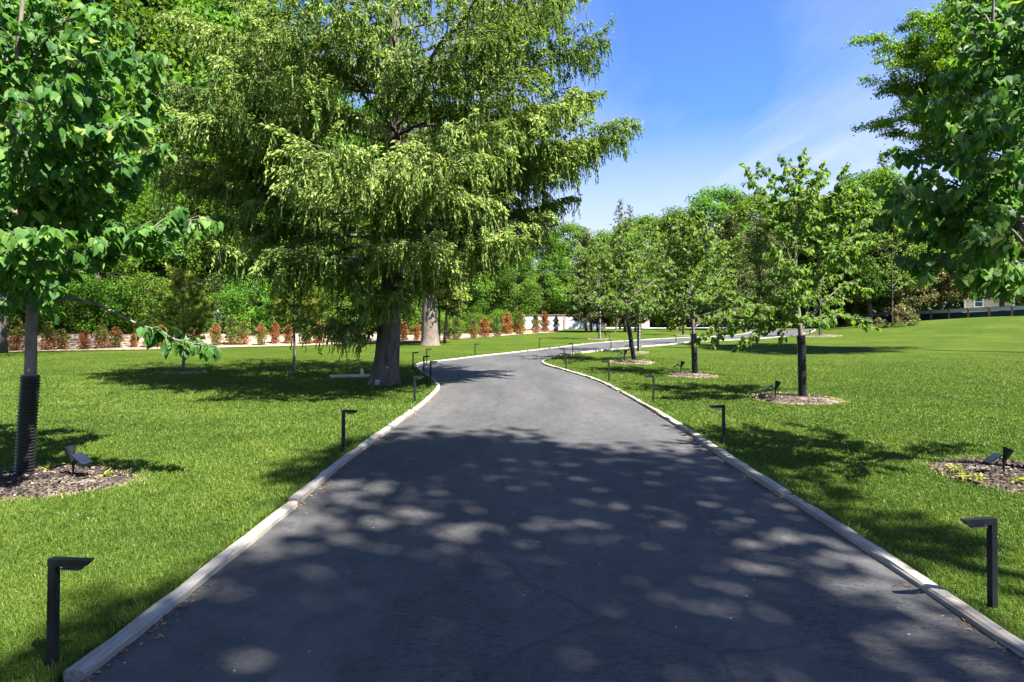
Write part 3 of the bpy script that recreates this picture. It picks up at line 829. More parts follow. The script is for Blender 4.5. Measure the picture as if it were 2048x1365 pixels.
# ---- the big spruce
def spruce():
    rng = np.random.RandomState(5)
    SB = gp(768, 769)
    root = empty('spruce_tree', tuple(SB))
    tag(root, 'huge drooping spruce with a thick dark trunk standing left of the drive', 'tree')
    D = SB[1]
    H = 13.6
    def axis(z): return np.array((np.interp(z, [0, 1, 2.5, 6, 9, H], [0, .10, .19, .25, .26, .3]), 0, z))
    zs = np.concatenate([[-.1, 0, .08, .2, .4, .7, 1.0, 1.4], np.linspace(1.9, H, 26)])
    rad = np.interp(zs, [-.1, 0, .2, .5, 1, 2, 4, 6, 9, H], [.39, .355, .31, .285, .27, .25, .215, .18, .14, .01])
    wb = MB()
    P = np.array([axis(z) for z in zs])
    # trunk with root flare: lobed cross-section near the ground
    n = 28; a = np.linspace(0, 2 * math.pi, n, endpoint=False)
    lob = .5 + .5 * np.cos(5 * a + .6 * np.sin(2 * a))
    rings = []
    for p, r, z in zip(P, rad, zs):
        fl = max(0, 1 - z / .8)
        rr = r * (1 + .22 * fl * (lob - .4)) * (1 + .025 * np.sin(9 * a + z * 2) + rng.uniform(-.02, .02, n))
        rings.append(p + np.stack([np.cos(a) * rr, np.sin(a) * rr, 0 * a], 1))
    m = len(zs)
    i0 = (np.arange(m - 1)[:, None] * n + np.arange(n)[None]).ravel(); i1 = (np.arange(m - 1)[:, None] * n + (np.arange(n)[None] + 1) % n).ravel()
    wb.add(np.concatenate(rings), np.stack([i0, i1, i1 + n, i0 + n], 1))
    cb = MB()
    SP, SA, SN, SS, ST = [], [], [], [], []
    cones = []
    def branch(za, az, R, rise, sag, tip, dens=1.0, arch=False):
        """a bough: leaves the trunk at za, sags, then turns up at its end"""
        s = np.linspace(0, 1, 15)
        dirv = np.array((math.cos(az), math.sin(az), 0))
        sidev = np.array((-math.sin(az), math.cos(az), 0))
        wv = np.cumsum(rng.normal(0, .022, 15)) * R * .6
        zc = za + R * (rise * (1 - (1 - s) ** 1.75 if arch else s) - sag * np.sin(math.pi * np.clip(s * .75, 0, 1)) ** 1.3 + tip * np.clip(s - .6, 0, 1) ** 2 * 3)
        Q = axis(za)[None] * np.array((1, 1, 0)) + dirv * (s * R)[:, None] + sidev * wv[:, None] + np.array((0, 0, 1)) * zc[:, None]
        r0 = np.interp(R, [0, 2, 6], [.012, .032, .062])
        wb.tube(Q, np.linspace(r0, .008, 15), 6, cap=False)
        n2 = max(6, int(R * 7.5 * dens))
        lines = [(Q, .42)]; boff = rng.normal(0, .11); st0 = len(ST)
        for i in range(n2):
            t0b = .16 if za < 3.6 else .32
            t = t0b + (1 - t0b) * (i + rng.uniform(0, 1)) / n2
            q, T = along(Q, t)
            sg = 1 if i % 2 else -1
            L = R * .25 * (.35 + .85 * math.sin(math.pi * min(1, .12 + .80 * t))) * rng.uniform(.5, 1.25) + .18
            L = min(L, 1.7)
            d = nrm(T * .62 + sidev * sg * .78 + np.array((0, 0, rng.uniform(-.12, .22))))
            B2 = limb(q, d, L, 6, (.03, -.22), .07, rng)
            wb.tube(B2, np.linspace(.011, .004, len(B2)), 3, cap=False)
            lines.append((B2, .12))
        for B2, t0 in lines:
            L = arclen(B2)[-1]
            # hanging curtains
            nh = max(2, int(L * 4.8 * dens))
            ts = t0 + (1 - t0) * rng.rand(nh) ** .75
            q, T = along(B2, ts)
            hl = rng.uniform(.12, .50, nh) * np.interp(np.linalg.norm(q[:, :2], axis=1), [0, 2.5, 5.5], [.8, 1.2, .95])
            for k_ in range(nh):
                ns = max(4, int(hl[k_] / .034))
                u = np.linspace(.02, 1, ns)
                sway = rng.normal(0, .10, 2)
                pp = q[k_] + np.stack([sway[0] * u * hl[k_] + T[k_, 0] * .10 * u, sway[1] * u * hl[k_] + T[k_, 1] * .10 * u, -hl[k_] * u ** 1.15], 1)
                SP.append(pp)
                aa = rng.uniform(0, 6.28, ns)
                ax = np.stack([np.cos(aa) * .34, np.sin(aa) * .34, np.full(ns, -.95)], 1)
                SA.append(ax); SN.append(rng.normal(0, 1, (ns, 3)))
                SS.append(rng.uniform(.060, .100, ns))
                base_t = rng.uniform(.05, .60); fresh = rng.rand() < .45
                ST.append(np.clip(base_t + .12 * u + (.42 * (u > .55) if fresh else 0) + rng.normal(0, .06, ns), 0, 1))
            # shoots along the top of the twig, fresh ones at the ends
            nt_ = max(8, int(L * 58 * dens))
            ts = t0 * .8 + (1 - t0 * .8) * rng.rand(nt_) ** .8
            q, T = along(B2, ts)
            sd = nrm(np.cross(T, (0, 0, 1)) + 1e-6) * rng.choice([-1, 1], nt_)[:, None]
            SP.append(q + rng.normal(0, .03, (nt_, 3)) - np.array((0, 0, 1)) * (rng.rand(nt_) ** 2 * .10)[:, None])
            SA.append(T * .7 + sd * rng.uniform(.2, .9, nt_)[:, None] + np.array((0, 0, 1)) * rng.uniform(-.95, .15, nt_)[:, None])
            SN.append(rng.normal(0, .5, (nt_, 3)) + np.array((0, 0, 1)))
            SS.append(rng.uniform(.075, .13, nt_))
            tip_ = rng.rand(nt_) < np.interp(ts, [0, .5, 1], [.15, .55, .92])
            ST.append(np.where(tip_, rng.uniform(.76, 1, nt_), rng.uniform(.25, .65, nt_)))
            # dry inner twigs
            if rng.rand() < .5:
                q1, T1 = along(B2, rng.uniform(0, .6))
                wb.tube(limb(q1, T1 * .5 + rng.normal(0, .5, 3), rng.uniform(.25, .6), 4, -.12, .25, rng), np.linspace(.006, .002, 5), 3, cap=False, mat=1)
        for q_ in range(st0, len(ST)): ST[q_] = np.clip(ST[q_] + boff, 0, 1)
        if rng.rand() < .55 and za > 3:
            for _ in range(rng.randint(1, 3)):
                q, T = along(Q, rng.uniform(.75, .98))
                cones.append(q + np.array((rng.normal(0, .06), rng.normal(0, .06), -.05)))
    # boughs in loose whorls
    za, i = 2.45, 0
    while za < H - .4:
        Rz = np.interp(za, [2.3, 3.2, 4.2, 5.2, 6.5, 8.2, 10, 11.5, H], [2.0, 3.2, 4.5, 5.2, 5.5, 5.0, 3.3, 1.9, .3])
        nb = 5 if za < 8.5 else 4
        for k_ in range(nb):
            az = i * 2.4 + k_ * 2 * math.pi / nb + rng.uniform(-.45, .45)
            R = Rz * rng.uniform(.58, 1.08)
            if math.sin(az) > .25: R *= .92
            rise = np.interp(za, [2.3, 4, 7, 12], [.24, .28, .38, .45]) + rng.uniform(-.1, .1)
            sag = np.interp(za, [2.3, 4, 8], [.22, .25, .22]) + rng.uniform(-.05, .06)
            branch(za + rng.uniform(-.2, .2), az, R, rise, sag * (.6 if za > 5 else 1), .12 if za < 5 else .04, 1.0 if za < 10 else .7, za > 5)
        za += np.interp(za, [2, 8, 12], [.80, .90, 1.2]); i += 1
    # boughs the photo shows by their tips: (bearing, tip height, reach)
    B0 = np.array(SB)
    for (tx, ty, dY, za) in [(1262, 268, .4, 4.6), (1222, 80, -.3, 6.4), (1208, 190, .9, 5.2), (1150, 20, .3, 7.2), (300, 165, -.8, 5.6), (310, 215, -2.2, 4.7), (330, 345, .5, 4.2),
                             (420, 510, -2.4, 3.2), (560, 500, -3.3, 3.1), (1120, 430, -.6, 3.6), (1180, 330, .4, 4.1), (880, 300, -4.6, 4.3), (640, 290, -4.8, 4.4), (740, 600, -2.2, 2.4), (860, 480, -3.4, 3.0), (1010, 460, -1.9, 3.2),
                             (1190, 300, .2, 4.4), (1150, 400, .4, 3.7), (1185, 210, -.9, 5.0), (1100, 465, .6, 3.2), (1060, 470, -1.5, 3.0), (1120, 260, -1.8, 4.6), (300, 300, .6, 4.4), (330, 420, -.5, 3.4), (400, 120, -2.2, 5.8), (480, 50, -2.6, 6.6), (350, 50, -.2, 6.9),
                             (880, 105, -3.2, 6.0), (690, 60, -3.0, 7.0), (1000, 60, -2.2, 6.8), (590, 160, -3.2, 5.8), (950, 230, -3.6, 5.2)]:
        tip = px(tx, ty, D + dY) - B0
        v = tip - axis(za)
        R = math.hypot(v[0], v[1]); az = math.atan2(v[1], v[0])
        v = v * (R - .42) / R; R -= .42
        sag = .10
        # rise so that the bough ends at the tip height
        rise = (v[2] / R) + sag * math.sin(math.pi * .75) ** 1.3 - .05 * .48
        branch(za, az, R, rise, sag, .05, 1.25, True)
    # low hanging sprays round the foot
    for az, za, R in [(math.pi * 1.25, 2.0, 2.2), (math.pi * 1.1, 1.75, 1.3), (math.pi * 1.40, 2.2, 1.5), (math.pi * .98, 1.5, 1.3)]:
        branch(za, az, R, -.02, .30, .1, 1.0)
    SPa, SAa, SNa, SSa, STa = map(np.concatenate, (SP, SA, SN, SS, ST))
    leaves(cb, SPa, SAa, SNa, SSa, STa, SPRIG_V, SPRIG_F)
    wb.build('trunk', [M['bark_spruce'], M['twig']], root, smooth=True)
    cb.build('crown', M['spruce'], root)
    cm = MB(); zc = np.linspace(0, -.13, 7)
    cm.tube(np.stack([0 * zc, 0 * zc, zc], 1), [.004, .017, .022, .022, .019, .013, .004], 7)
    rng.shuffle(cones)
    c0 = None
    for q in cones[:60]:
        if c0 is None: c0 = c = cm.build('cone', M['cone'], root)
        else:
            c = c0.copy(); COL.objects.link(c); c.parent = root
        c.location = q; c.rotation_euler = (rng.normal(0, .2), rng.normal(0, .2), 0)
    print('spruce sprigs', len(SPa))
spruce()

# ---- woodland tree kinds: one of each is built, the rest are copies
def deciduous(H, R, seed, nleaf, lsize, zlow=.2, clumps=64, shape=1.0, mat='wood', bark='bark_young', name='woodland_tree', flat=0.0, tk=.020):
    rng = np.random.RandomState(seed)
    root = empty(name, (0, 0, 0))
    wb, cb = MB(), MB()
    tr = smooth3([(0, 0, 0), (rng.uniform(-.2, .2), rng.uniform(-.2, .2), H * .3), (rng.uniform(-.4, .4), rng.uniform(-.4, .4), H * .6), (0, 0, H * .92)], 12)
    wb.tube(tr, np.interp(np.linspace(0, 1, 12), [0, .1, 1], [H * tk, H * tk * .75, .02]), 7)
    C = []
    for i in range(clumps):
        f = (i + rng.rand()) / clumps
        z = H * (zlow + (1 - zlow) * f ** .9)
        t = (z / H - zlow) / (1 - zlow)
        prof = math.sin(math.pi * np.clip(.16 + .80 * t, 0, 1)) ** (.7 * shape)
        az = i * 2.4 + rng.uniform(-.7, .7)
        rr = R * prof * (rng.uniform(.45, 1.08))
        c = np.array((math.cos(az) * rr, math.sin(az) * rr, z - H * .02))
        C.append((c, prof))
        if i % 2 == 0:
            q = np.array([np.interp(max(H * .12, z - rr * .55), tr[:, 2], tr[:, k]) for k in range(3)])
            mid = (q + c) / 2 + rng.normal(0, .15, 3) + np.array((0, 0, -.05 * rr))
            wb.tube(smooth3([q, mid, c], 6), np.linspace(H * .006, .012, 6), 4, cap=False)
    per = nleaf // clumps
    for c, prof in C:
        n = int(per * rng.uniform(.6, 1.4))
        s = R * rng.uniform(.12, .22)
        g_ = rng.normal(0, 1, (n, 3)); g_ = g_ / np.maximum(1, np.linalg.norm(g_, axis=1, keepdims=True) / 1.7)
        P = c + g_ * np.array((s, s, s * (.62 - flat)))
        out = nrm(P - np.array((0, 0, H * .45)))
        no = rng.normal(0, .38, (n, 3)) + nrm(g_) * .45 + out * .45 + np.array((0, 0, .5))
        ax = rng.normal(0, .6, (n, 3)) + out * .4 + np.array((0, 0, -.35))
        base_t = rng.normal(.48, .14)
        leaves(cb, P, ax, no, lsize * rng.uniform(.6, 1.35, n), np.clip(rng.normal(base_t, .2, n), 0, 1))
    wb.build('trunk', M[bark], root, smooth=True)
    cb.build('crown', M[mat], root)
    return root
def cedar(H, R, seed, nleaf, lsize, zlow=.15, mat='cedar', sparse=1.0, name='cedar_tree', power=.75, tr=.016):
    rng = np.random.RandomState(seed)
    root = empty(name, (0, 0, 0))
    wb, cb = MB(), MB()
    T = smooth3([(0, 0, 0), (rng.uniform(-.1, .1), 0, H * .5), (0, 0, H)], 10)
    wb.tube(T, np.interp(np.linspace(0, 1, 10), [0, 1], [H * tr, .01]), 8)
    nb = int(110 * sparse)
    for i in range(nb):
        f = (i + rng.rand()) / nb
        z = H * (zlow + (1 - zlow) * f)
        rr = R * (1 - f) ** power * rng.uniform(.6, 1.15) + .12
        az = i * 2.4 + rng.uniform(-.6, .6)
        el = rng.uniform(.15, .65) - (.25 if f < .4 else 0)
        P = limb((0, 0, z - rr * .2), (math.cos(az) * math.cos(el), math.sin(az) * math.cos(el), math.sin(el)), rr, 5, (.02, -.03), .08, rng)
        wb.tube(P, np.linspace(.02, .006, 6), 3, cap=False)
        n = int(nleaf / nb * (.35 + 1.2 * (1 - f)))
        q, Tn = along(P, rng.rand(n) ** .6)
        P2 = q + rng.normal(0, 1, (n, 3)) * np.array((.17, .17, .13)) * (R / 2.6)
        ax = Tn * .5 + rng.normal(0, .5, (n, 3)) + np.array((0, 0, .25 if f > .4 else -.2))
        leaves(cb, P2, ax, rng.normal(0, .6, (n, 3)) + np.array((0, 0, .6)), lsize * rng.uniform(.6, 1.3, n), np.clip(rng.normal(rng.normal(.45, .15), .2, n), 0, 1), QUAD_V, QUAD_F, .7)
    wb.build('trunk', M['bark_red'], root, smooth=True)
    cb.build('crown', M[mat], root)
    return root

class Kind:
    """a tree kind: first use moves the built one, later uses copy it"""
    def __init__(s, root, H): s.root = root; s.H = H; s.used = False
    def put(s, x, ytop, Y, label, cat='tree', group=None, rz=0.0, wide=1.0, zoff=0.0, X=None):
        Xw = (x - CX) * Y / FP if X is None else X
        zb = float(hz(Xw, Y)) + zoff
        h = EYE + (CY - ytop) * Y / FP - zb
        o = copy_tree(s.root) if s.used else s.root
        s.used = True
        k_ = h / s.H
        o.location = (Xw, Y, zb); o.rotation_euler = (0, 0, rz); o.scale = (k_ * wide, k_ * wide, k_)
        tag(o, label, cat, group)
        return o
WG = 'trees of the wood behind the lawn'
K = {}
K['a'] = Kind(deciduous(12, 3.6, 101, 25000, .18), 12)
K['b'] = Kind(deciduous(12, 3.0, 102, 23000, .17, .12, 70, .8), 12)
K['c'] = Kind(deciduous(12, 4.2, 103, 27000, .18, .25, 60, 1.2), 12)
K['bush'] = Kind(deciduous(3.2, 2.2, 104, 9000, .12, .06, 40, .8, name='woodland_bush'), 3.2)
K['bush2'] = Kind(deciduous(3.2, 1.9, 105, 8000, .11, .05, 44, .7, name='woodland_bush'), 3.2)
K['ced'] = Kind(cedar(11, 2.7, 111, 15000, .20), 11)
K['ced2'] = Kind(cedar(11, 3.2, 112, 15000, .20, .22, power=.55), 11)
K['tan'] = Kind(cedar(11, 3.0, 113, 15000, .20, .25, 'tan_cedar', power=.6), 11)
K['spire'] = Kind(cedar(11, 1.5, 114, 2600, .17, .3, 'cedar', .5, power=.8, tr=.010), 11)
rb = random.Random(5)
# left wood, far row then near row, then the undergrowth on the bank; x = photo column of the stem, y = row of its top
far_left = [(-330, -120), (-190, -160), (-60, -150), (60, -60), (150, -130), (250, -110), (340, -50), (420, -60), (500, 0), (580, 120), (640, 120), (730, 210), (820, 170), (900, 260)]
for i, (x, y) in enumerate(far_left):
    K['abc'[i % 3]].put(x, y, 54 + (i % 4) * 2.2, 'tall green tree deep in the wood behind the left lawn', group='tall trees deep in the left wood', rz=rb.uniform(0, 6), wide=rb.uniform(.75, .95))
near_left = [(-260, 200, 'c'), (-130, 150, 'a'), (-20, 260, 'b'), (120, 330, 'a'), (250, 300, 'b'), (330, 380, 'c'), (430, 330, 'a'), (520, 420, 'b'), (610, 360, 'a'), (700, 430, 'c'), (800, 380, 'b')]
words_l = ['edge tree half out of view at the far left', 'leafy tree behind the near left trunk', 'leafy tree between the near left trunk and the utility pole', 'bushy tree standing just left of the utility pole', 'bushy tree just right of the utility pole', 'leafy tree directly behind the yellow young pine', 'leafy tree right of the yellow young pine', 'green tree behind the pine sapling with the hidden top', 'green tree just left of the spruce trunk', 'green tree behind the spruce trunk', 'green tree right of the spruce trunk']
for i, (x, y, kd) in enumerate(near_left):
    K[kd].put(x, y, np.interp(x, [-300, 800], [38, 49]) + rb.uniform(-1, 1), words_l[i] + ' at the wood edge', group='trees at the edge of the left wood', rz=rb.uniform(0, 6), wide=rb.uniform(.95, 1.2))
bx = [-60, 20, 90, 165, 235, 300, 372, 440, 505, 572, 640, 700, 770, 840]
for i, x in enumerate(bx):
    Y = np.interp(x, [-100, 330, 640, 880], [33.5, 35, 38.5, 45]) + rb.uniform(-.6, .6)
    K['bush' if i % 2 else 'bush2'].put(x, 590 + rb.uniform(-35, 25), Y, 'rounded light green bush in the undergrowth above the soil bank', 'bush', 'bushes above the soil bank', rz=rb.uniform(0, 6), wide=rb.uniform(.9, 1.15), zoff=-.1)
# centre and right wood
mid = [
    ('a', 915, 470, 52, 'green tree right behind the thick pale trunk', 1.0), ('b', 968, 455, 58, 'green tree left of the brightest maple', 1.1), ('c', 1030, 500, 57, 'brightest round maple-like tree above the rust hedge', 1.0),
    ('a', 1085, 462, 78, 'green tree above the last rust hedge shrub', 1.15), ('b', 1135, 448, 84, 'green tree rising left of the olive cedars', 1.2), ('c', 1300, 436, 84, 'tree with a rounded top right of the two spires', 1.0),
    ('a', 1362, 420, 80, 'green tree just left of the tall utility pole', 1.0), ('b', 1435, 376, 80, 'tall light green tree behind the tall utility pole', 1.1), ('c', 1500, 392, 78, 'green tree left of the tallest young tree crown', 1.0),
    ('a', 1570, 400, 80, 'green tree behind the tallest young tree', 1.0), ('b', 1690, 395, 84, 'green tree between the tallest young tree and the right conifers', 1.1),
    ('a', 1215, 465, 86, 'green tree behind the olive cedars', 1.0), ('c', 1742, 345, 70, 'dark feathery green tree between the tallest young tree and the right edge tree', 1.0), ('a', 1640, 400, 76, 'green tree just right of the tallest young tree crown', 1.0), ('c', 1900, 420, 92, 'green tree behind the cream house', 1.0), ('b', 2060, 360, 88, 'green tree right of the cream house', 1.0), ('a', 2170, 300, 85, 'green tree beyond the right edge', 1.0)]
for kd, x, y, Y, lb, wd in mid:
    K[kd].put(x, y, Y, lb, group=WG, rz=rb.uniform(0, 6), wide=wd)
low = [('bush', 905, 640, 47), ('bush2', 950, 628, 50), ('bush', 1000, 622, 54), ('bush', 1105, 600, 82), ('bush2', 1160, 596, 83), ('bush', 1240, 598, 83), ('bush2', 1320, 625, 84), ('bush', 1350, 612, 86), ('bush2', 1480, 600, 86), ('bush', 1540, 600, 90), ('bush2', 1610, 590, 92)]
for kd, x, y, Y in low:
    K[kd].put(x, y, Y, 'low green bush at the foot of the wood behind the hedge', 'bush', 'low bushes behind the hedge', rz=rb.uniform(0, 6), wide=rb.uniform(1.0, 1.4))
CG = 'cedars of the wood'
ceds = [
    ('ced', 1172.5, 470, 58, 'olive cedar with the leftmost reddish trunk before the white fence', 1.0), ('ced2', 1182.5, 500, 60, 'olive cedar with slim trunk second from left before the white fence', .85), ('ced', 1194.5, 520, 62, 'olive cedar with trunk third from left before the white fence', .9),
    ('ced2', 1250, 445, 59, 'cedar with the widest dark trunk near the brick pier', 1.0), ('ced', 1271, 490, 60, 'brownish cedar right of the widest dark trunk', .9),
    ('ced2', 1350, 470, 70, 'cedar left of the tall utility pole', .9), ('ced', 1462, 430, 66, 'brown-green cedar left of the tallest young tree', 1.1), ('ced2', 1520, 440, 68, 'brown-green cedar behind the tallest young tree', 1.1),
    ('ced', 1668, 400, 74, 'dark cedar over the left end of the dark fence', 1.3), ('ced2', 1712, 385, 72, 'dark wide cedar left of the pale saplings', 1.3), ('ced', 1765, 345, 82, 'dark cedar behind the pale saplings', 1.2), ('ced2', 1640, 480, 80, 'dark low cedar behind the end of the dark fence', 1.2),
    ('tan', 1830, 370, 74, 'tan-green cedar right of the pale saplings', 1.2), ('tan', 1880, 390, 70, 'tan-green cedar with split grey trunk left of the cream house', 1.1), ('tan', 1790, 420, 70, 'tan-green cedar behind the taller sapling', 1.0), ('tan', 2003, 380, 66, 'tan-green cedar whose trunk stands before the cream house', 1.2),
    ('spire', 1240, 400, 70, 'tallest thin spire conifer rising above the central trees', 1.0), ('spire', 1260, 412, 71, 'shorter thin spire conifer right beside the tallest one', .9), ('spire', 1765, 308, 84, 'dark spire conifer above the right wood', 1.1), ('spire', 1730, 345, 86, 'small dark spire left of the taller right spire', 1.0)]
for kd, x, y, Y, lb, wd in ceds:
    K[kd].put(x, y, Y, lb, group=CG, rz=rb.uniform(0, 6), wide=wd)

# the wood behind everything: one mass nobody could count
def far_wood():
    rng = np.random.RandomState(77)
    cb = MB()
    n = 640
    xs = rng.uniform(-95, 130, n); ys = rng.uniform(92, 118, n)
    for x, y in zip(xs, ys):
        top = np.interp(x, [-95, -20, 5, 20, 45, 80, 130], [26, 17, 10, 11, 13, 16, 22]) * rng.uniform(.75, 1.0)
        m = 130
        P = np.stack([x + rng.normal(0, 1.9, m), y + rng.normal(0, 1.6, m), top * rng.rand(m) ** .75], 1)
        leaves(cb, P, rng.normal(0, .6, (m, 3)) + np.array((0, 0, -.3)), rng.normal(0, .5, (m, 3)) + np.array((.1, -.4, .6)), rng.uniform(.5, 1.0, m), np.clip(rng.normal(rng.normal(.35, .15), .2, m), 0, 1))
    tag(cb.build('far_wood', M['wood']), 'distant mass of green woodland closing the view', 'wood', kind='stuff')
far_wood()

# big leafy tree at the left, over the near tree
big = deciduous(15, 6.0, 120, 30000, .13, .34, 110, 1.0, 'wood', 'bark_spruce', 'oak_tree')
bb = gp(-4, 707)
big.location = tuple(bb); big.scale = (1.2, 1.2, .98)
tag(big, 'large small-leaved tree whose dark trunk stands at the left edge of the photo', 'tree')

# second old trunk behind the spruce, with two slim trunks beside it
def old_pine():
    rng = np.random.RandomState(9)
    q = gp(860, 691)
    root = empty('old_pine_tree', tuple(q))
    tag(root, 'old tree with a thick pale flaky trunk behind the spruce', 'tree')
    zs = np.array([-.1, 0, .15, .4, .9, 2, 3.5, 6, 9, 12])
    r = np.array([.62, .57, .51, .47, .44, .41, .38, .31, .21, .06])
    wb = MB(); wb.tube(np.stack([-.02 * zs, 0 * zs, zs], 1), r, 18, wob=.06, rng=rng)
    cb = MB()
    for i in range(46):
        z = rng.uniform(3.4, 12); az = i * 2.4; R = np.interp(z, [3.4, 6, 12], [2.4, 3.4, .8]) * rng.uniform(.6, 1.1)
        P = limb((0, 0, z), (math.cos(az), math.sin(az), .1), R, 6, (.03, -.08), .08, rng)
        wb.tube(P, np.linspace(.06, .012, 7), 5, cap=False)
        n = 230
        qq, T = along(P, .25 + .75 * rng.rand(n))
        leaves(cb, qq + rng.normal(0, .28, (n, 3)), T * .4 + rng.normal(0, .5, (n, 3)) + np.array((0, 0, -.5)), rng.normal(0, .5, (n, 3)) + np.array((0, 0, .6)), rng.uniform(.14, .26, n), np.clip(rng.normal(.35, .2, n), 0, .8), QUAD_V, QUAD_F, .6)
    wb.build('trunk', M['bark_pale'], root, smooth=True)
    cb.build('crown', M['spruce'], root)
old_pine()
ks = Kind(cedar(8, 1.9, 131, 7000, .18, .38, 'cedar', .8, power=.5, tr=.017), 8)
ks.put(878, 500, gp(878, 688)[1], 'slim tree with a reddish brown trunk right of the thick pale trunk', rz=.3)
ks2 = Kind(deciduous(7, 1.7, 132, 7000, .15, .45, 44, 1.0, 'pine', 'bark_pale', 'slim_tree'), 7)
ks2.put(889, 520, gp(889, 687)[1], 'slim tree with a smooth pale trunk and olive crown beside the thick trunk', rz=.3, wide=1.2)

# the locust high at the right
def locust():
    rng = np.random.RandomState(14)
    base = (22.4, 25.0, float(hz(22.4, 25.0)))
    root = empty('locust_tree', base)
    tag(root, 'tall yellow-green feathery tree filling the upper right corner', 'tree')
    B = np.array(base)
    wb, cb = MB(), MB()
    tr = smooth3([(0, 0, 0), (-.2, 0, 4), (-.8, 0, 8), (-1.8, .3, 13), (-2, 0, 17)], 14)
    wb.tube(tr, np.interp(np.linspace(0, 1, 14), [0, .1, 1], [.30, .22, .04]), 9)
    PP, TT = [], []
    def spray(P, n):
        for t in np.linspace(.25, 1, n):
            q, T = along(P, min(1, t + rng.uniform(-.04, .04)))
            s = nrm(np.cross(T, (0, 0, 1))) * rng.choice([-1, 1])
            Q = limb(q, T * .7 + s * rng.uniform(.2, 1) + np.array((0, 0, rng.uniform(-.1, .3))), rng.uniform(.6, 1.5), 6, (.02, -.13), .08, rng)
            wb.tube(Q, np.linspace(.012, .004, 7), 3, cap=False)
            qq, t2 = along(Q, rng.rand(240) ** .7)
            PP.append(qq + rng.normal(0, .16, (240, 3)) * np.array((1, 1, .55))); TT.append(t2)
    targets = [(1770, 78, -.5), (1764, 168, .2), (1775, 255, -.3), (1840, 45, 1), (1830, 130, -1.5), (1850, 210, -2), (1850, 300, 0), (1900, 20, -2), (1900, 100, 1.5), (1930, 60, -3), (1950, -40, -2), (1880, -60, 1), (1960, 150, -3.4), (1990, 230, -2.4), (2040, 60, -4), (2060, 160, -4), (2080, -40, -4), (1820, 190, 2.5), (1860, 250, 3), (2000, 90, 3), (1990, -10, 3), (2120, 100, -2), (2160, 0, -2), (2180, 200, 0), (1930, 190, -.5), (1985, 20, -4), (1800, 120, .8), (1815, 235, .5), (1945, 120, -4), (1900, 250, .5), (1920, 290, 2), (1870, 170, 1), (1890, 60, .5), (1960, 70, .5), (1945, 0, 1), (1830, 90, -.6), (2030, 250, 1), (1985, 180, 1)]
    for x, y, o in targets:
        tip = px(x, y, 25 + o) - B
        za = np.clip(tip[2] - math.hypot(tip[0], tip[1]) * rng.uniform(.25, .55), 4, 14)
        q = np.array([np.interp(za, tr[:, 2], tr[:, k_]) for k_ in range(3)])
        mid = (q + tip) / 2 + np.array((0, 0, .5)) + rng.normal(0, .2, 3)
        P = smooth3([q, mid, tip], 12)
        wb.tube(P, np.linspace(.075, .012, 12), 5, cap=False)
        spray(P, 20)
    P = np.concatenate(PP); T = np.concatenate(TT); n = len(P)
    leaves(cb, P, T * .3 + rng.normal(0, .6, (n, 3)) + np.array((0, 0, -.4)), rng.normal(0, .45, (n, 3)) + np.array((0, 0, .8)), rng.uniform(.08, .16, n), np.clip(rng.normal(.5, .22, n), 0, 1), QUAD_V, QUAD_F, .62)
    wb.build('trunk', M['bark_young'], root, smooth=True)
    cb.build('crown', M['locust'], root)
locust()

# unseen trees: two shade the near drive, two behind are added to block skylight
sh = Kind(deciduous(14, 3.0, 141, 5300, .28, .66, 84, 1.0, 'wood', 'bark_spruce', 'shade_tree', .15), 14)
for (k_, X, Y, h, lb, wx, wy, r) in [(sh, 7.5, -4.1, 18.0, 'tall tree out of view at the right whose shade dapples the nearest stretch of drive', .78, .62, 0), (sh, 7.5, -.3, 18.0, 'tall tree out of view at the right whose shade ends halfway up the drive', .68, .66, 3.3),
                                     (sh, -4.5, -5.5, 15.0, 'unseen tall tree added behind the left lawn light to block skylight', .9, .9, 2.0), (sh, 2.5, -9.0, 16.0, 'unseen tall tree added behind the near end of the drive to block skylight', 1.1, 1.1, 1.0)]:
    o = k_.root if not k_.used else copy_tree(k_.root)
    k_.used = True
    o.location = (X, Y, float(hz(X, Y))); o.rotation_euler = (0, 0, r); o.scale = (wx, wy, h / k_.H)
    tag(o, lb, 'tree')

# ---- young pines on the left lawn
def young_pine(base, H, R, seed, label, zlow):
    rng = np.random.RandomState(seed)
    root = empty('young_pine', base)
    tag(root, label, 'tree', 'young pines on the left lawn')
    wb, cb = MB(), MB()
    tr = smooth3([(0, 0, 0), (.03, 0, H * .3), (-.01, 0, H * .6), (.06, 0, H)], 12)
    wb.tube(tr, np.linspace(.045, .010, 12), 8)
    PP, TT = [], []
    for i in range(21):
        f = (i + rng.rand()) / 21
        z = H * (zlow + (.97 - zlow) * f)
        L = R * (1 - .75 * f) * rng.uniform(.65, 1.15) + .12
        az = i * 2.4 + rng.uniform(-.4, .4)
        P = limb((np.interp(z, tr[:, 2], tr[:, 0]), 0, z), (math.cos(az), math.sin(az), .45), L, 6, (.03, .05), .07, rng)
        wb.tube(P, np.linspace(.014, .005, 7), 4, cap=False)
        for Q in [P] + twig_set(P, rng, 5, .32, .3, .03):
            m = max(3, int(arclen(Q)[-1] * 19))
            q, T = along(Q, .3 + .7 * rng.rand(m))
            k_ = 15
            PP.append(np.repeat(q, k_, 0)); TT.append(np.repeat(T, k_, 0))
    P = np.concatenate(PP); T = np.concatenate(TT); n = len(P)
    leaves(cb, P, T * .8 + rng.normal(0, .55, (n, 3)), rng.normal(0, 1, (n, 3)), rng.uniform(.08, .14, n), np.clip(rng.normal(.5, .25, n), 0, 1), NEEDLE_V, NEEDLE_F, 1.6)
    wb.build('trunk', M['bark_grey'], root, smooth=True)
    cb.build('crown', M['pine'], root)
p1 = gp(366, 745); p2 = gp(587, 744)
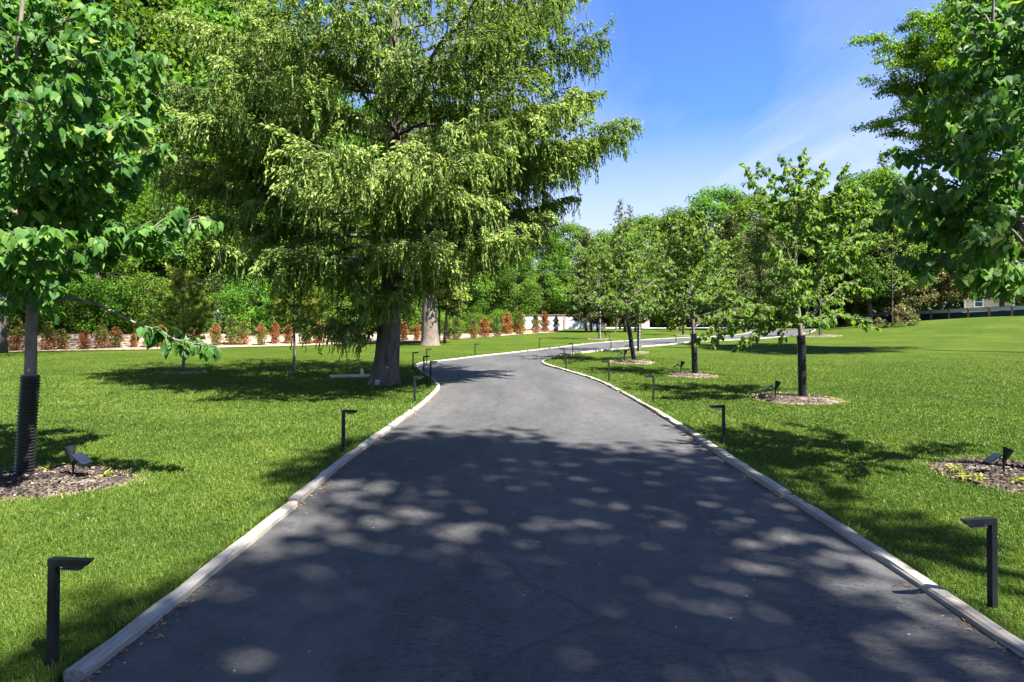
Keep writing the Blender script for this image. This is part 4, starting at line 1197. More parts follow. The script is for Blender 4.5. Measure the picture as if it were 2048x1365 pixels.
young_pine(tuple(p1), 2.75, .95, 51, 'fluffy yellow-green young pine on the left lawn, crown in the open', .27)
young_pine(tuple(p2), 2.7, 1.15, 52, 'young pine with its top hidden by the hanging spruce boughs', .46)

# ------------------------------------------------------------------ hedge shrubs, each its own
def hedge_kind(seed, rust, H=1.7, R=.40):
    rng = np.random.RandomState(seed)
    root = empty('hedge_shrub', (0, 0, 0))
    wb, cb = MB(), MB()
    wb.tube([(0, 0, 0), (.02, 0, H * .5), (0, 0, H * .95)], [.03, .02, .006], 5)
    n = 2300
    f = rng.rand(n) ** .85
    prof = np.sin(np.pi * np.clip(.2 + .78 * f, 0, 1)) ** .7 * (1 + .25 * np.sin(f * 17 + rng.rand() * 6))
    lobes = rng.uniform(0, 6.28, n)
    rr = R * prof * np.sqrt(rng.rand(n)) * (1 + .25 * np.sin(3 * lobes + f * 9))
    P = np.stack([np.cos(lobes) * rr, np.sin(lobes) * rr, H * f * .98 + .03 + rng.normal(0, .03, n)], 1)
    out = nrm(P * np.array((1, 1, 0)) + 1e-6)
    th = rust(f, lobes, rng, n)
    leaves(cb, P, out * .6 + np.array((0, 0, .6)) + rng.normal(0, .4, (n, 3)), out * .6 + rng.normal(0, .5, (n, 3)), rng.uniform(.06, .13, n), np.clip(th, 0, 1), QUAD_V, QUAD_F, .8)
    for i in range(14):
        a_ = rng.uniform(0, 6.28); z = rng.uniform(.15, .8) * H
        wb.tube(limb((0, 0, z), (math.cos(a_), math.sin(a_), .7), R * .8, 3, .02, .1, rng), np.linspace(.010, .004, 4), 3, cap=False)
    wb.build('trunk', M['bark_red'], root)
    cb.build('foliage', M['hedge'], root)
    return root
hk = {
    'rust': Kind(hedge_kind(61, lambda f, l, r, n: r.normal(.20, .13, n)), 1.7),
    'mixed': Kind(hedge_kind(62, lambda f, l, r, n: np.where(f < .45, r.normal(.32, .18, n), r.normal(.68, .18, n))), 1.7),
    'green': Kind(hedge_kind(63, lambda f, l, r, n: np.where(f < .16, r.normal(.35, .2, n), r.normal(.82, .14, n))), 1.7),
    'topr': Kind(hedge_kind(64, lambda f, l, r, n: np.where(f > .55, r.normal(.30, .16, n), r.normal(.58, .2, n))), 1.7)}
HG = 'browning hedge shrubs in a row at the wood edge'
desc = {'rust': 'rust-brown dead hedge shrub', 'mixed': 'hedge shrub green above and rusty below', 'green': 'mostly green hedge shrub', 'topr': 'hedge shrub with a rusty top'}
near_what = [
    (-35, 704, 646, 'mixed', 'beyond the left edge'), (29, 703, 640, 'mixed', 'left of the near left trunk'), (95, 701, 646, 'mixed', 'first right of the near left trunk'), (129, 700, 660, 'mixed', 'second right of the near left trunk'), (166, 700, 662, 'rust', 'left of the utility pole foot'), (200, 698, 650, 'mixed', 'at the utility pole foot'),
    (238, 697, 655, 'topr', 'first right of the utility pole'), (266, 696, 668, 'rust', 'second right of the utility pole'), (297, 696, 655, 'mixed', 'third right of the utility pole'), (325, 695, 652, 'rust', 'just left of the yellow young pine'), (362, 694, 655, 'mixed', 'right behind the yellow young pine trunk'), (400, 693, 658, 'rust', 'first right of the yellow young pine trunk'),
    (430, 692.5, 648, 'topr', 'second right of the yellow young pine trunk'), (459, 691, 632, 'green', 'tallest right of the yellow young pine'), (489, 691, 645, 'mixed', 'just right of the tallest green one'), (518, 692, 648, 'topr', 'left of the rust pair by the second pine'), (549, 688.5, 645, 'rust', 'left of the second pine trunk'), (579, 688.5, 651, 'rust', 'touching the second pine trunk'), (610, 689, 650, 'green', 'first right of the second pine trunk'), (636, 687.5, 646, 'rust', 'second right of the second pine trunk'),
    (676, 686, 645, 'mixed', 'third right of the second pine trunk'), (712, 685, 645, 'rust', 'just left of the spruce trunk'), (804, 682.5, 645, 'rust', 'first right of the spruce trunk'), (833, 682, 648, 'rust', 'left of the thick pale trunk'),
    (893, 679, 640, 'green', 'first right of the thick pale trunk'), (913, 679.5, 636, 'green', 'second right of the thick pale trunk'), (943, 676.5, 640, 'mixed', 'third right of the thick pale trunk'), (966, 674.5, 637, 'rust', 'fourth right of the thick pale trunk'), (990, 673, 634, 'green', 'between two rusty ones in the sunny row'), (1016, 669.5, 627, 'rust', 'tallest of the sunny row'), (1040, 669.5, 626, 'mixed', 'next right of the tallest rusty one'), (1071, 667, 628, 'mixed', 'before the left end of the white fence'), (1088, 664.5, 625, 'rust', 'before the white fence'), (1112, 663.5, 633, 'topr', 'last at the right end of the row')]
for x, yb, yt, kd, wh in near_what:
    q = gp(x, yb)
    o = hk[kd].put(x, yt, q[1], f'{desc[kd]} {wh}', 'shrub', HG, rz=rb.uniform(0, 6), wide=rb.uniform(.85, 1.25), X=q[0] + rb.uniform(-.15, .15))
# a few other shrubs
yk = Kind(deciduous(1.5, .7, 71, 1600, .13, .1, 18, .8, 'yellow_shrub', 'bark_young', 'yellow_shrub'), 1.5)
q = gp(1352, 663); yk.put(1350, 620, q[1], 'bright yellow-green shrub on the far lawn before the dark garage door', 'shrub', wide=1.0)
rk = Kind(deciduous(1.6, .9, 72, 1300, .12, .05, 18, .8, 'red_shrub', 'bark_young', 'reddish_shrub'), 1.6)
rk.put(1806, 610, 46, 'reddish leafy shrub between the two saplings at the dark fence', 'shrub')
rk.put(1760, 636, 47, 'low yellowish shrub left of the taller sapling at the dark fence', 'shrub', wide=1.2)

# ------------------------------------------------------------------ mulch beds
def blades(mb, X, Y, h, w, rng, tint, lean=.5, z0=None):
    """two-quad bent grass blades standing on the ground"""
    n = len(X)
    z = hz(X, Y) if z0 is None else z0
    a_ = rng.uniform(0, 6.28, n)
    sd = np.stack([np.cos(a_), np.sin(a_), 0 * a_], 1) * (w / 2)[:, None]
    la = rng.uniform(0, 6.28, n); lm = np.abs(rng.normal(0, lean, n)) * h
    ld = np.stack([np.cos(la) * lm, np.sin(la) * lm], 1)
    B = np.stack([X, Y, z], 1)
    mid = B + np.concatenate([ld * .35, (h * .6)[:, None]], 1)
    tip = B + np.concatenate([ld, (h * np.clip(1 - .3 * lm / h, .4, 1))[:, None]], 1)
    V = np.stack([B - sd, B + sd, mid + sd * .8, mid - sd * .8, tip + sd * .15, tip - sd * .15], 1)
    F = (np.array([(0, 1, 2, 3), (3, 2, 4, 5)])[None] + (np.arange(n) * 6)[:, None, None]).reshape(-1, 4)
    mb.add(V.reshape(-1, 3), F, np.repeat(tint, 6))
BEDS = []
def mulch_bed(c, rx, ry, seed, label, chips=0, straw=0):
    rng = np.random.RandomState(seed)
    n, rings = 40, 6
    a_ = np.linspace(0, 2 * math.pi, n, endpoint=False)
    wob = 1 + .08 * np.sin(3 * a_ + seed) + .05 * np.sin(7 * a_ + 2 * seed) + rng.uniform(-.03, .03, n)
    V = [(0, 0, .045)]
    for k_ in range(1, rings + 1):
        f = k_ / rings
        for i in range(n):
            r = f * wob[i]
            X, Y = math.cos(a_[i]) * rx * r, math.sin(a_[i]) * ry * r
            V.append((X, Y, float(hz(c[0] + X, c[1] + Y) - hz(c[0], c[1])) + .050 * (1 - f ** 3) + .006 - (.01 if k_ == rings else 0) + (rng.uniform(-.006, .006) if k_ < rings else 0)))
    F3 = np.array([(0, 1 + i, 1 + (i + 1) % n) for i in range(n)])
    F4 = np.array([(1 + (k_ - 1) * n + i, 1 + k_ * n + i, 1 + k_ * n + (i + 1) % n, 1 + (k_ - 1) * n + (i + 1) % n) for k_ in range(1, rings) for i in range(n)])
    mb = MB().add(np.array(V), [F3, F4])
    o = mb.build('mulch_bed', M['mulch'], smooth=True)
    o.location = (c[0], c[1], float(hz(c[0], c[1])))
    tag(o, label, 'mulch bed', 'mulch rings round the young trees')
    if chips:
        r = np.sqrt(rng.rand(chips)); t = rng.uniform(0, 6.28, chips)
        P = np.stack([np.cos(t) * r * rx * .99, np.sin(t) * r * ry * .99, .052 * (1 - r ** 3) + .006 + rng.uniform(0, .012, chips)], 1)
        cb = MB()
        tn = np.clip(np.where(rng.rand(chips) < .08, rng.uniform(.75, 1, chips), rng.uniform(0, .6, chips)), 0, 1)
        leaves(cb, P, rng.normal(0, 1, (chips, 3)) * np.array((1, 1, .25)), rng.normal(0, .35, (chips, 3)) + np.array((0, 0, 1)), rng.uniform(.018, .052, chips), tn, QUAD_V, QUAD_F, .55)
        tag(cb.build('mulch_chips', M['chip'], o), kind='stuff')
    if straw:
        t = rng.uniform(0, 6.28, straw); r = rng.normal(.98, .06, straw)
        sb = MB()
        w_ = np.interp(t, a_, wob, period=6.2832)
        X = c[0] + np.cos(t) * r * rx * w_; Y = c[1] + np.sin(t) * r * ry * w_
        blades(sb, X - c[0], Y - c[1], rng.uniform(.02, .055, straw), rng.uniform(.004, .008, straw) * max(1, c[1] / 6), rng, rng.rand(straw), 1.0, hz(X, Y) - hz(c[0], c[1]))
        tag(sb.build('dry_grass_fringe', M['straw'], o), kind='stuff')
    BEDS.append((c[0], c[1], rx, ry))
    return o
c = gp(60, 968); mulch_bed((c[0], c[1]), .95, .62, 1, 'dark mulch bed under the left near tree with a solar spotlight in it', 4200, 1500)
c = gp(2050, 955); mulch_bed((c[0], c[1]), .82, .72, 2, 'weedy dark mulch bed under the right near tree', 3600, 900)
c = gp(1588, 799.5); mulch_bed((c[0], c[1]), .80, .80, 3, 'pale-edged mulch ring under the tallest young tree', 1500, 1500)
c = gp(1383, 751.5); mulch_bed((c[0], c[1]), .62, .75, 4, 'mulch ring under the second young tree right of the drive', 700, 800)
c = gp(1264, 725); mulch_bed((c[0], c[1]), .76, .95, 5, 'mulch ring under the leaning young tree', 500, 700)
c = gp(1277, 705.5); mulch_bed((c[0], c[1]), .45, .7, 6, 'thin mulch ring under the upright tree behind the leaning one', 0, 300)
c = gp(1199, 679); mulch_bed((c[0], c[1]), .75, 1.2, 7, 'thin mulch strip under the young tree left of the far drive', 0, 300)
c = gp(1366, 671.2); mulch_bed((c[0], c[1]), .6, 1.2, 8, 'small mulch ring under the distant tree before the brick garage', 0, 200)
c = gp(1642, 672.5); mulch_bed((c[0], c[1]), 1.1, 1.6, 9, 'oval mulch ring under the far tree with the bluish guard', 0, 300)
c = gp(372, 746); mulch_bed((c[0], c[1]), .53, .45, 10, 'small pale mulch ring under the fluffy young pine', 0, 700)
c = gp(582, 745); mulch_bed((c[0], c[1]), .20, .28, 11, 'tiny mulch patch at the foot of the pine with the hidden top', 0, 200)

# weeds in the two near beds
def weed(c, seed, label):
    rng = np.random.RandomState(seed)
    mb = MB()
    n = 26
    P = np.stack([rng.normal(0, .035, n), rng.normal(0, .035, n), rng.uniform(.01, .06, n)], 1)
    leaves(mb, P, rng.normal(0, 1, (n, 3)) * np.array((1, 1, .4)) + np.array((0, 0, .3)), rng.normal(0, .3, (n, 3)) + np.array((0, 0, 1)), rng.uniform(.03, .06, n), rng.rand(n), FOLD_V, FOLD_F, .8)
    o = mb.build('weed', M['yellow_shrub'])
    o.location = (c[0], c[1], float(hz(c[0], c[1])) + .03)
    tag(o, label, 'weed', 'weeds in the near mulch beds')
for i, (x, y, lb) in enumerate([(97, 948, 'small green weed beside the left near trunk guard'), (215, 962, 'small green weed right of the left solar spotlight'), (1912, 950, 'pale weed at the left rim of the right mulch bed'), (1925, 965, 'pale weed below the left rim of the right mulch bed'), (1962, 972, 'green weed in front of the right solar spotlight'), (2035, 975, 'green weed at the right edge of the photo')]):
    weed(gp(x, y), 200 + i, lb)

# ------------------------------------------------------------------ grass
def grass():
    rng = np.random.RandomState(1)
    N = 1250000
    u = rng.rand(N)
    Y = 1.75 * (26 / 1.75) ** u
    X = rng.uniform(-1, 1, N) * (Y * .90 + .5)
    keep = ~inside(KPOLY, X, Y)
    keep &= (Y < 11) | (rng.rand(N) < np.clip((26 - Y) / 15, 0, 1))
    for (cx, cy_, rx, ry) in BEDS:
        e = ((X - cx) / rx) ** 2 + ((Y - cy_) / ry) ** 2
        keep &= (e > 1.0) | ((e > .80) & (rng.rand(N) < .3))
    X, Y = X[keep], Y[keep]; n = len(X)
    def vnoise(cell, sd):
        G = np.random.RandomState(sd).normal(0, 1, (400, 400))
        fx, fy = (X + 40) / cell, (Y + 5) / (cell * .8)
        ix, iy = fx.astype(int) % 399, fy.astype(int) % 399
        u, v = fx - fx.astype(int), fy - fy.astype(int); u = u * u * (3 - 2 * u); v = v * v * (3 - 2 * v)
        return (G[ix, iy] * (1 - u) + G[ix + 1, iy] * u) * (1 - v) + (G[ix, iy + 1] * (1 - u) + G[ix + 1, iy + 1] * u) * v
    patch = .55 * vnoise(1.7, 3) + .6 * vnoise(.55, 4) + .45 * vnoise(.16, 5)
    tint = np.clip(.46 + .17 * patch + rng.normal(0, .10, n), 0, .92)
    tint[rng.rand(n) < .012] = 1.0
    h = rng.uniform(.020, .050, n) * (1 + .16 * patch)
    w = .0026 * np.clip(Y / 2.2, 1, 4.6) * rng.uniform(.7, 1.3, n)
    mb = MB()
    blades(mb, X, Y, h, w, rng, tint, .75)
    for E, sd in ((EL, 1), (ER, -1)):
        d = arclen(E); m = 9000
        sv = rng.uniform(6, 30, m); sv = 6 + (sv - 6) ** 1.5 / 24 ** .5
        oo = offset(E, .100 * sd); tt = sd * np.abs(rng.normal(0, .022, m))
        T = np.gradient(E, axis=0); T = nrm(T)
        P = np.stack([np.interp(sv, d, oo[:, c_]) for c_ in (0, 1)], 1); N2 = np.stack([np.interp(sv, d, -T[:, 1]), np.interp(sv, d, T[:, 0])], 1)
        P = P + N2 * tt[:, None]
        ok = np.interp(np.sin(sv * 2.3) + np.sin(sv * 5.1 + 1), [-2, 2], [.15, 1]) > rng.rand(m)
        P = P[ok]; k2 = len(P)
        blades(mb, P[:, 0], P[:, 1], rng.uniform(.05, .115, k2), .0032 * np.clip(P[:, 1] / 2.2, 1, 4.6), rng, np.clip(rng.normal(.5, .16, k2), 0, .95), .8)
    tag(mb.build('grass', M['grass']), 'short green grass blades of the lawn', 'grass', kind='stuff')
    print('blades', n)
grass()
def litter():
    rng = np.random.RandomState(6)
    mb = MB()
    for E, sgn, n in ((EL, -1, 1500), (ER, 1, 700)):
        d = arclen(E); s = rng.uniform(6, 26, n)
        P = np.stack([np.interp(s, d, offset(E, sgn * .0)[:, c_]) for c_ in (0, 1)], 1)
        T = nrm(np.stack([np.interp(s, d, np.gradient(E[:, c_])) for c_ in (0, 1)], 1))
        o_ = np.abs(rng.normal(0, .05, n)) + .012
        clump = np.sin(s * 2.1) * np.sin(s * .83 + 1) > -.1
        P = P + np.stack([-T[:, 1], T[:, 0]], 1) * (sgn * o_)[:, None]
        P, s = P[clump], s[clump]; n = len(P)
        Q = np.concatenate([P, (hz(P[:, 0], P[:, 1]) + .022)[:, None]], 1)
        leaves(mb, Q, rng.normal(0, 1, (n, 3)) * np.array((1, 1, .1)), rng.normal(0, .3, (n, 3)) + np.array((0, 0, 1)), rng.uniform(.012, .04, n), rng.rand(n), QUAD_V, QUAD_F, .6)
    tag(mb.build('leaf_litter', M['litter']), 'brown leaf bits gathered along the kerb timbers', 'leaf litter', kind='stuff')
litter()

# ------------------------------------------------------------------ path lights
def build_path_light():
    root = empty('path_light')
    p = MB(); t = .022
    p.box((0, 0, .235), (.033, .033, .53))
    p.build('post', M['black_metal'], root)
    # the arm: mitred at its free end
    a_ = MB(); L, z0, z1 = .185, .472, .505
    V = [(-.0168, -.0168, z0), (L - .035, -.0168, z0), (L, -.0168, z1), (-.0168, -.0168, z1), (-.0168, .0168, z0), (L - .035, .0168, z0), (L, .0168, z1), (-.0168, .0168, z1)]
    a_.add(np.array(V), np.array([(0, 1, 2, 3), (4, 7, 6, 5), (0, 4, 5, 1), (1, 5, 6, 2), (2, 6, 7, 3), (3, 7, 4, 0)]))
    a_.build('arm', M['black_metal'], root)
    l_ = MB(); l_.box((.085, 0, .460), (.09, .030, .006)); l_.build('lens', M['glass'], root)
    return root
PLG = 'black L-shaped path lights along the drive'
PLK = build_path_light(); first = True
lights = [
    (105, 1340, 0, 'largest L-shaped path light, at the lower left corner'), (687, 907, 0, 'path light second along the left side of the drive'), (829.5, 808, 0, 'path light third on the left, in front of the spruce'), (861, 764, 0, 'path light right at the left kerb where shadow spikes fall'),
    (848, 749, 0, 'path light at the left kerb bend, left of the nearest bend light'), (853.5, 728, 0, 'path light beyond the left bend, standing behind another light'), (826, 738, 0, 'leftmost small path light, on grass behind the bend'), (950, 713.5, 0, 'path light on the far left edge below the hedge'), (1078.5, 698.5, 0, 'path light on the far left edge before the last rusty shrubs'),
    (1219, 679, 0, 'tiny path light at the right end of the thin mulch strip'), (1380.5, 673, 0, 'tiny path light in front of the distant garage'),
    (1985, 1222, 1, 'large L-shaped path light at the lower right'), (1447.5, 893, 1, 'path light second along the right side of the drive'), (1307, 806, 1, 'path light third along the right side of the drive'), (1218, 764, 1, 'path light fourth along the right side of the drive'),
    (1132, 741, 1, 'path light fifth on the right, at the inner bend'), (1128.5, 726, 1, 'path light just behind the fifth right one'), (1145.5, 712, 1, 'path light on the right edge beyond the inner bend'), (1222, 700.5, 1, 'path light left of the leaning young tree trunk'), (1352, 688.5, 1, 'path light on the far right edge left of the second young tree')]
for x, y, side, lb in lights:
    o = PLK if first else copy_tree(PLK)
    first = False
    q = gp(x, y)
    o.location = q
    o.rotation_euler = (rb.uniform(-.012, .012), rb.uniform(-.012, .012), (math.pi if side else 0) + rb.uniform(-.12, .12) - (.15 if not side else -.1))
    tag(o, lb, 'path light', PLG)

# ------------------------------------------------------------------ solar spotlights
def build_solar():
    root = empty('solar_spotlight')
    s = MB(); s.tube([(0, 0, -.05), (.004, 0, .12), (.0, 0, .17)], [.006, .011, .013], 8)
    s.tube([(0, 0, .16), (-.012, 0, .20)], [.018, .018], 8)
    s.build('stake', M['black_metal'], root)
    h = MB(); h.tube([(-.002, 0, .185), (-.014, 0, .205), (-.032, 0, .262), (-.047, 0, .305)], [.014, .026, .040, .050], 16)
    h.tube([(-.0470, 0, .305), (-.049, 0, .3110)], [.053, .053], 16)
    h.build('lamp_head', M['black_metal'], root, smooth=False)
    b_ = MB(); b_.tube([(.0, 0, .17), (.035, 0, .20), (.075, 0, .215)], [.009, .009, .009], 6); b_.build('bracket', M['black_metal'], root)
    p = MB(); a_ = math.radians(32); R = np.array([(math.cos(a_), 0, math.sin(a_)), (0, 1, 0), (-math.sin(a_), 0, math.cos(a_))])
    p.box((.115, 0, .205), (.16, .11, .016), R); p.build('solar_panel', M['panel'], root)
    return root
SK = build_solar(); first = True
SG = 'black solar spotlights in the mulch rings'
for x, y, s, rz, lb in [(146, 963, 1.0, -.3, 'solar spotlight with tilted panel in the left near mulch bed'), (2008, 958, .9, math.pi - .1, 'solar spotlight under the right near tree'), (1551, 801, 1.1, math.pi - .2, 'solar spotlight in the ring of the tallest young tree'), (1362, 751, 1.15, math.pi - .2, 'solar spotlight left of the second young tree trunk'), (1249, 725, 1.3, math.pi, 'solar spotlight left of the leaning young tree trunk'), (1258, 706.5, 1.3, math.pi, 'solar spotlight behind the leaning young tree'), (1211.5, 678, 1.3, 0, 'solar spotlight on the thin mulch strip left of the far drive'), (1619, 673, 1.3, math.pi, 'solar spotlight in the far oval mulch ring')]:
    o = SK if first else copy_tree(SK)
    first = False
    q = gp(x, y)
    o.location = (q[0], q[1], q[2] + .02); o.rotation_euler = (0, 0, rz); o.scale = (s, s, s)
    tag(o, lb, 'spotlight', SG)
# grey uplight at the spruce foot
q = gp(754, 776)
ul = empty('ground_uplight', tuple(q)); tag(ul, 'small grey cylinder uplight at the foot of the spruce trunk', 'spotlight')
u_ = MB(); u_.tube([(0, 0, -.02), (0, 0, .06)], [.012, .012], 8); u_.build('stake', M['black_metal'], ul)
u_ = MB(); u_.tube([(0, -.02, .05), (.01, .01, .15)], [.045, .055], 14); u_.build('lamp_body', M['grey_metal'], ul)
u_ = MB(); u_.tube([(.01, .01, .15), (.0108, .0124, .158)], [.058, .058], 14); u_.build('rim', M['white_trim'], ul)
# pale plank and stub on the lawn behind the spruce
q0, q1 = gp(660, 756.5), gp(745, 755)
pk = MB(); v = (q1 - q0); L = np.linalg.norm(v); a_ = math.atan2(v[1], v[0])
pk.box((0, 0, .04), (L, .11, .08)); pk.box((-.02 * L, 0, .084), (.05, .06, .012), mat=0)
o = pk.build('plank', M['bone_wood']); o.location = (q0 + q1) / 2; o.rotation_euler = (0, 0, a_)
tag(o, 'pale weathered plank lying on the lawn behind the spruce trunk', 'plank')
q = gp(723, 752)
sb = MB(); sb.tube([(0, 0, 0), (.01, 0, .10), (-.005, 0, .20)], [.045, .038, .030], 7, wob=.12, rng=np.random.RandomState(2))
o = sb.build('wooden_stub', M['bone_wood']); o.location = q; tag(o, 'short pale wooden stub standing by the plank', 'stub')
# leaning dark stake before the white fence
q = gp(1229, 666)
sb = MB(); sb.tube([(0, 0, -.1), (.4, 0, 1.35)], [.09, .08], 7)
o = sb.build('wooden_stake', M['bark_red']); o.location = q; tag(o, 'dark leaning stake on the far lawn before the white fence', 'stake')

# ------------------------------------------------------------------ fences
def white_fence():
    Y = 73.0; X0 = (1049 - CX) * Y / FP; n = 5; sp = 40.3 * Y / FP
    root = empty('white_fence', (X0, Y, 0)); tag(root, 'white corrugated fence with reddish posts beyond the far lawn', 'fence')
    H = 1.66
    for i in range(n + 1):
        if i > 4: break
        MB().box((i * sp, 0, H / 2 - .05), (.30 if i != 0 else .2, .16, H + .1)).build('post', M['post_wood'], root)
    for i in range(4):
        x0, x1 = i * sp + .15, (i + 1) * sp - .15
        m = MB(); m.box(((x0 + x1) / 2, .02, 1.33), (x1 - x0, .06, .50)); m.build('upper_panel', M['white_board'], root)
        nseg = 34; xs_ = np.linspace(x0, x1, nseg * 2 + 1); yy = np.where(np.arange(len(xs_)) % 2, .05, .0)
        V = np.concatenate([np.stack([xs_, yy, 0 * xs_ - .05], 1), np.stack([xs_, yy, 0 * xs_ + 1.06], 1)])
        k_ = len(xs_)
        m = MB().add(V, np.array([(j, j + 1, j + 1 + k_, j + k_) for j in range(k_ - 1)])); m.build('corrugated_panel', M['corrugated'], root)
    m = MB(); m.box((2 * sp, 0, H + .05), (4 * sp + .4, .22, .06)); m.build('top_rail', M['post_wood'], root)
white_fence()
def dark_fence():
    A, B = px(1672, 630, 88), px(2130, 607, 54)
    root = empty('dark_fence', (0, 0, 0)); tag(root, 'low dark fence with a pale upper band and timber posts along the right rise', 'fence')
    n = 14
    P = np.array([A + (B - A) * t for t in np.linspace(0, 1, n)])
    # even spacing in the photo means even spacing along the fence; top follows the rise
    for i in range(n):
        x, y, zt = P[i]
        MB().box((x, y, zt - .95), (.20, .20, 1.98)).build('post', M['post_wood'], root)
    for i in range(n - 1):
        a_, b_ = P[i], P[i + 1]
        d = (b_ - a_) / np.linalg.norm((b_ - a_)[:2])
        a2, b2 = a_ + d * .11, b_ - d * .11
        nrm2 = np.array((-d[1], d[0], 0)) * .03
        def slab(lo, hi, th=1.0):
            q = [a2 - nrm2 * th, b2 - nrm2 * th, b2 + nrm2 * th, a2 + nrm2 * th]
            V = [p + (0, 0, lo) for p in q] + [p + (0, 0, hi) for p in q]
            return MB().add(np.array(V), np.array([(0, 3, 2, 1), (4, 5, 6, 7), (0, 1, 5, 4), (1, 2, 6, 5), (2, 3, 7, 6), (3, 0, 4, 7)]))
        slab(-.40, -.06).build('upper_panel', M['pale_band'], root)
        slab(-1.9, -.44, .8).build('lower_panel', M['dark_board'], root)
        slab(-.055, .02, 1.6).build('top_rail', M['post_wood'], root)
dark_fence()

# ------------------------------------------------------------------ buildings far off
def house():
    Y = 78.0
    x0 = (1930 - CX) * Y / FP
    zb = .6
    root = empty('house', (x0, Y, zb), -math.atan2(x0, Y)); tag(root, 'cream clapboard house with a white window behind the dark fence', 'house')
    w, d, h = 4.9, 7.0, 5.2
    m = MB()
    V = [(0, 0, 0), (w, 0, 0), (w, d, 0), (0, d, 0), (0, 0, h), (w, 0, h), (w, d, h), (0, d, h), (w / 2, 0, h + 2.0), (w / 2, d, h + 2.0)]
    m.add(np.array(V), [np.array([(0, 1, 5, 4), (1, 2, 6, 5), (2, 3, 7, 6), (3, 0, 4, 7)]), np.array([(4, 5, 8), (6, 7, 9)])])
    m.build('wall', M['siding'], root)
    r = MB()
    for s in (0, 1):
        xa, xb = (-.35, w / 2) if s == 0 else (w + .35, w / 2)
        za, zb2 = h - .26 + .03, h + 2.03
        q = [(xa, -.3, za), (xa, d + .3, za), (xb, d + .3, zb2), (xb, -.3, zb2)]
        V = q + [(a_, b_, c_ + .14) for a_, b_, c_ in q]
        r.add(np.array(V), np.array([(0, 3, 2, 1), (4, 5, 6, 7), (0, 1, 5, 4), (1, 2, 6, 5), (2, 3, 7, 6), (3, 0, 4, 7)]))
    r.build('roof', M['shingle'], root)
    wx = 1.42; wz = EYE + (CY - 604) * Y / FP - zb
    wh, ww = 1.35, .88
    f = MB()
    for dx_ in (-1, 1): f.box((wx + dx_ * ww / 2, -.03, wz), (.14, .10, wh + .14))
    for dz in (-1, 1): f.box((wx, -.03, wz + dz * wh / 2), (ww - .14, .10, .14))
    f.box((wx, -.025, wz), (ww - .14, .06, .08))
    fo = f.build('window', M['white_trim'], root)
    g_ = MB(); g_.box((wx, .0, wz), (ww - .1, .03, wh - .1)); g_.build('pane', M['glass'], fo)
    c_ = MB(); c_.box((0.0, -.02, h / 2), (.14, .10, h)); c_.box((w, -.02, h / 2), (.14, .10, h)); c_.build('corner_board', M['white_trim'], root)
house()
def garage():
    Y = 84.0
    X = lambda x: (x - CX) * Y / FP
    root = empty('garage', (X(1366), Y, 0)); tag(root, 'brick garage with a dark door and brick piers beyond the far lawn', 'building')
    B = X(1366)
    H = 3.4
    m = MB(); m.box((X(1442) - B, 4.0, H / 2), (X(1530) - X(1356), 7.0, H)); m.build('wall', M['brick'], root)
    for x, w in ((1403, .7), (1415, .75), (1424, .7)):
        p = MB(); p.box((X(x) - B, .30, H / 2), (w, .5, H)); p.build('pier', M['brick'], root)
    d = MB(); d.box((X(1380) - B, .46, 1.15), (X(1399) - X(1363), .10, 2.3)); d.build('door', M['dark_door'], root)
    for x, w in ((1436, 1.2), (1452, 1.0), (1468, 1.2), (1490, 1.3)):
        f = MB()
        f.box((X(x) - B, .46, 1.45), (w, .10, 2.2)); fo = f.build('window', M['white_trim'], root)
        g_ = MB(); g_.box((X(x) - B, .42, 1.45), (w - .2, .08, 2.0)); g_.build('pane', M['glass'], fo)
    r = MB(); r.box((X(1442) - B, 3.9, H + .14), (X(1530) - X(1356) + .8, 7.9, .28)); r.build('roof', M['white_trim'], root)
garage()
q = px(1290, 660, 76)
bp = MB(); bp.box((0, 0, .75), (.95, .8, 1.7)); bp.box((0, 0, 1.63), (1.05, .9, .08)); 
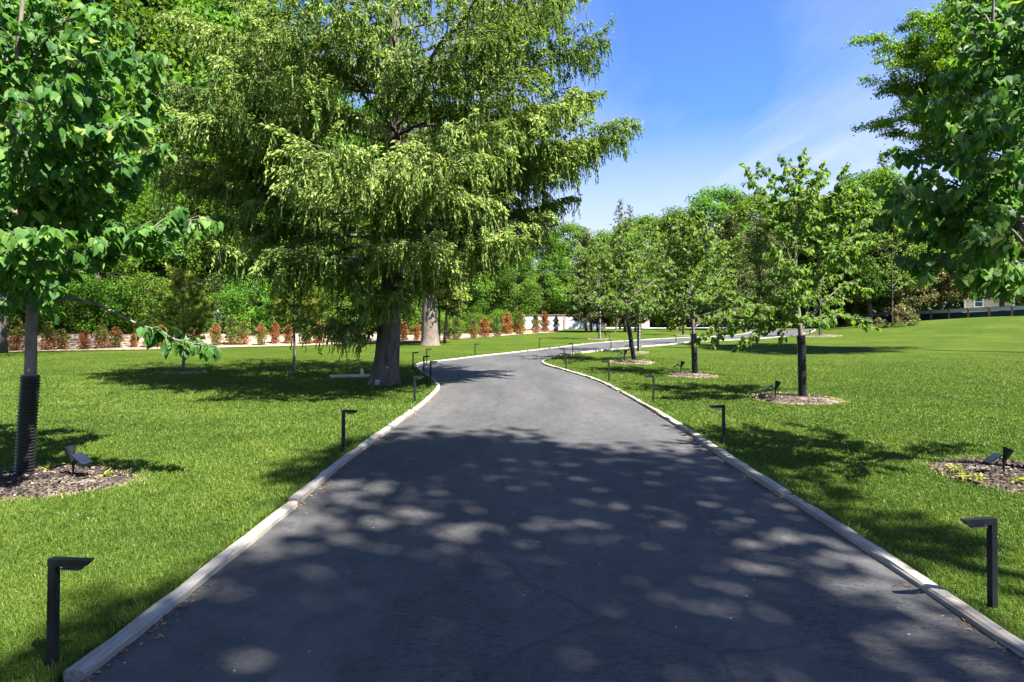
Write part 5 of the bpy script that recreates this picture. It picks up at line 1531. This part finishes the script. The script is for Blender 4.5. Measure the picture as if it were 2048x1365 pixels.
o = bp.build('brick_pier', M['brick']); o.location = (q[0], q[1], 0); tag(o, 'low square brick pier at the right end of the white fence', 'pier')

# ------------------------------------------------------------------ utility poles and wires
def pole(base, top, r, label, arms, name='utility_pole'):
    root = empty(name, tuple(base)); tag(root, label, 'utility pole', 'utility poles')
    v = np.array(top) - np.array(base)
    MB().tube([(0, 0, -.2), tuple(v * .5), tuple(v)], [r, r * .9, r * .8], 9).build('pole', M['bark_red' if not arms else 'bark_grey'], root)
    if arms:
        MB().box(tuple(v + (0, 0, -.35)), (2.4, .12, .14)).build('crossarm', M['bark_grey'], root)
        MB().tube([tuple(v + (.45, -.1, -2.6)), tuple(v + (.45, -.1, -1.5))], [.32, .32], 12).build('transformer', M['grey_metal'], root)
        for dx_ in (-1.05, -.5, .5, 1.05):
            MB().tube([tuple(v + (dx_, 0, -.28)), tuple(v + (dx_, 0, -.08))], [.05, .04], 7).build('insulator', M['white_trim'], root)
    return np.array(base) + v
q = px(206, 0, 36.5); q[2] = hz(q[0], q[1])
t1 = pole(q, px(193, 540, 36.5), .13, 'leaning brown utility pole in the left undergrowth', False)
q = px(1421, 0, 73); q[2] = hz(q[0], q[1])
t2 = pole(q, px(1421, 447, 73), .16, 'tall grey utility pole with crossarm above the central trees', True)
def wire(a_, b_, sag, r, label, grp):
    t = np.linspace(0, 1, 14)
    P = np.array(a_) + (np.array(b_) - np.array(a_)) * t[:, None]; P[:, 2] -= sag * 4 * t * (1 - t)
    c_ = P.mean(0)
    o = MB().tube(P - c_, r, 4).build('overhead_wire', M['black_metal'], None); o.location = c_
    tag(o, label, 'wire', grp)
for i, dz in enumerate((-.12, -.32, -.52, -.72)):
    lb = ['topmost', 'second highest', 'third highest', 'lowest'][i]
    wire(t1 + (0, -.1, dz), px(520, 566 + i * 5, 37.5), .05, .016, f'{lb} of the wires running right from the leaning brown pole', 'wires at the left pole')
for i, y in enumerate((541, 550)):
    wire(px(1060, y - 1, 54), px(1150, y + 1, 57), .02, .03, f"{['upper', 'lower'][i]} pale wire stretch before the central green trees", 'wires at the central trees')
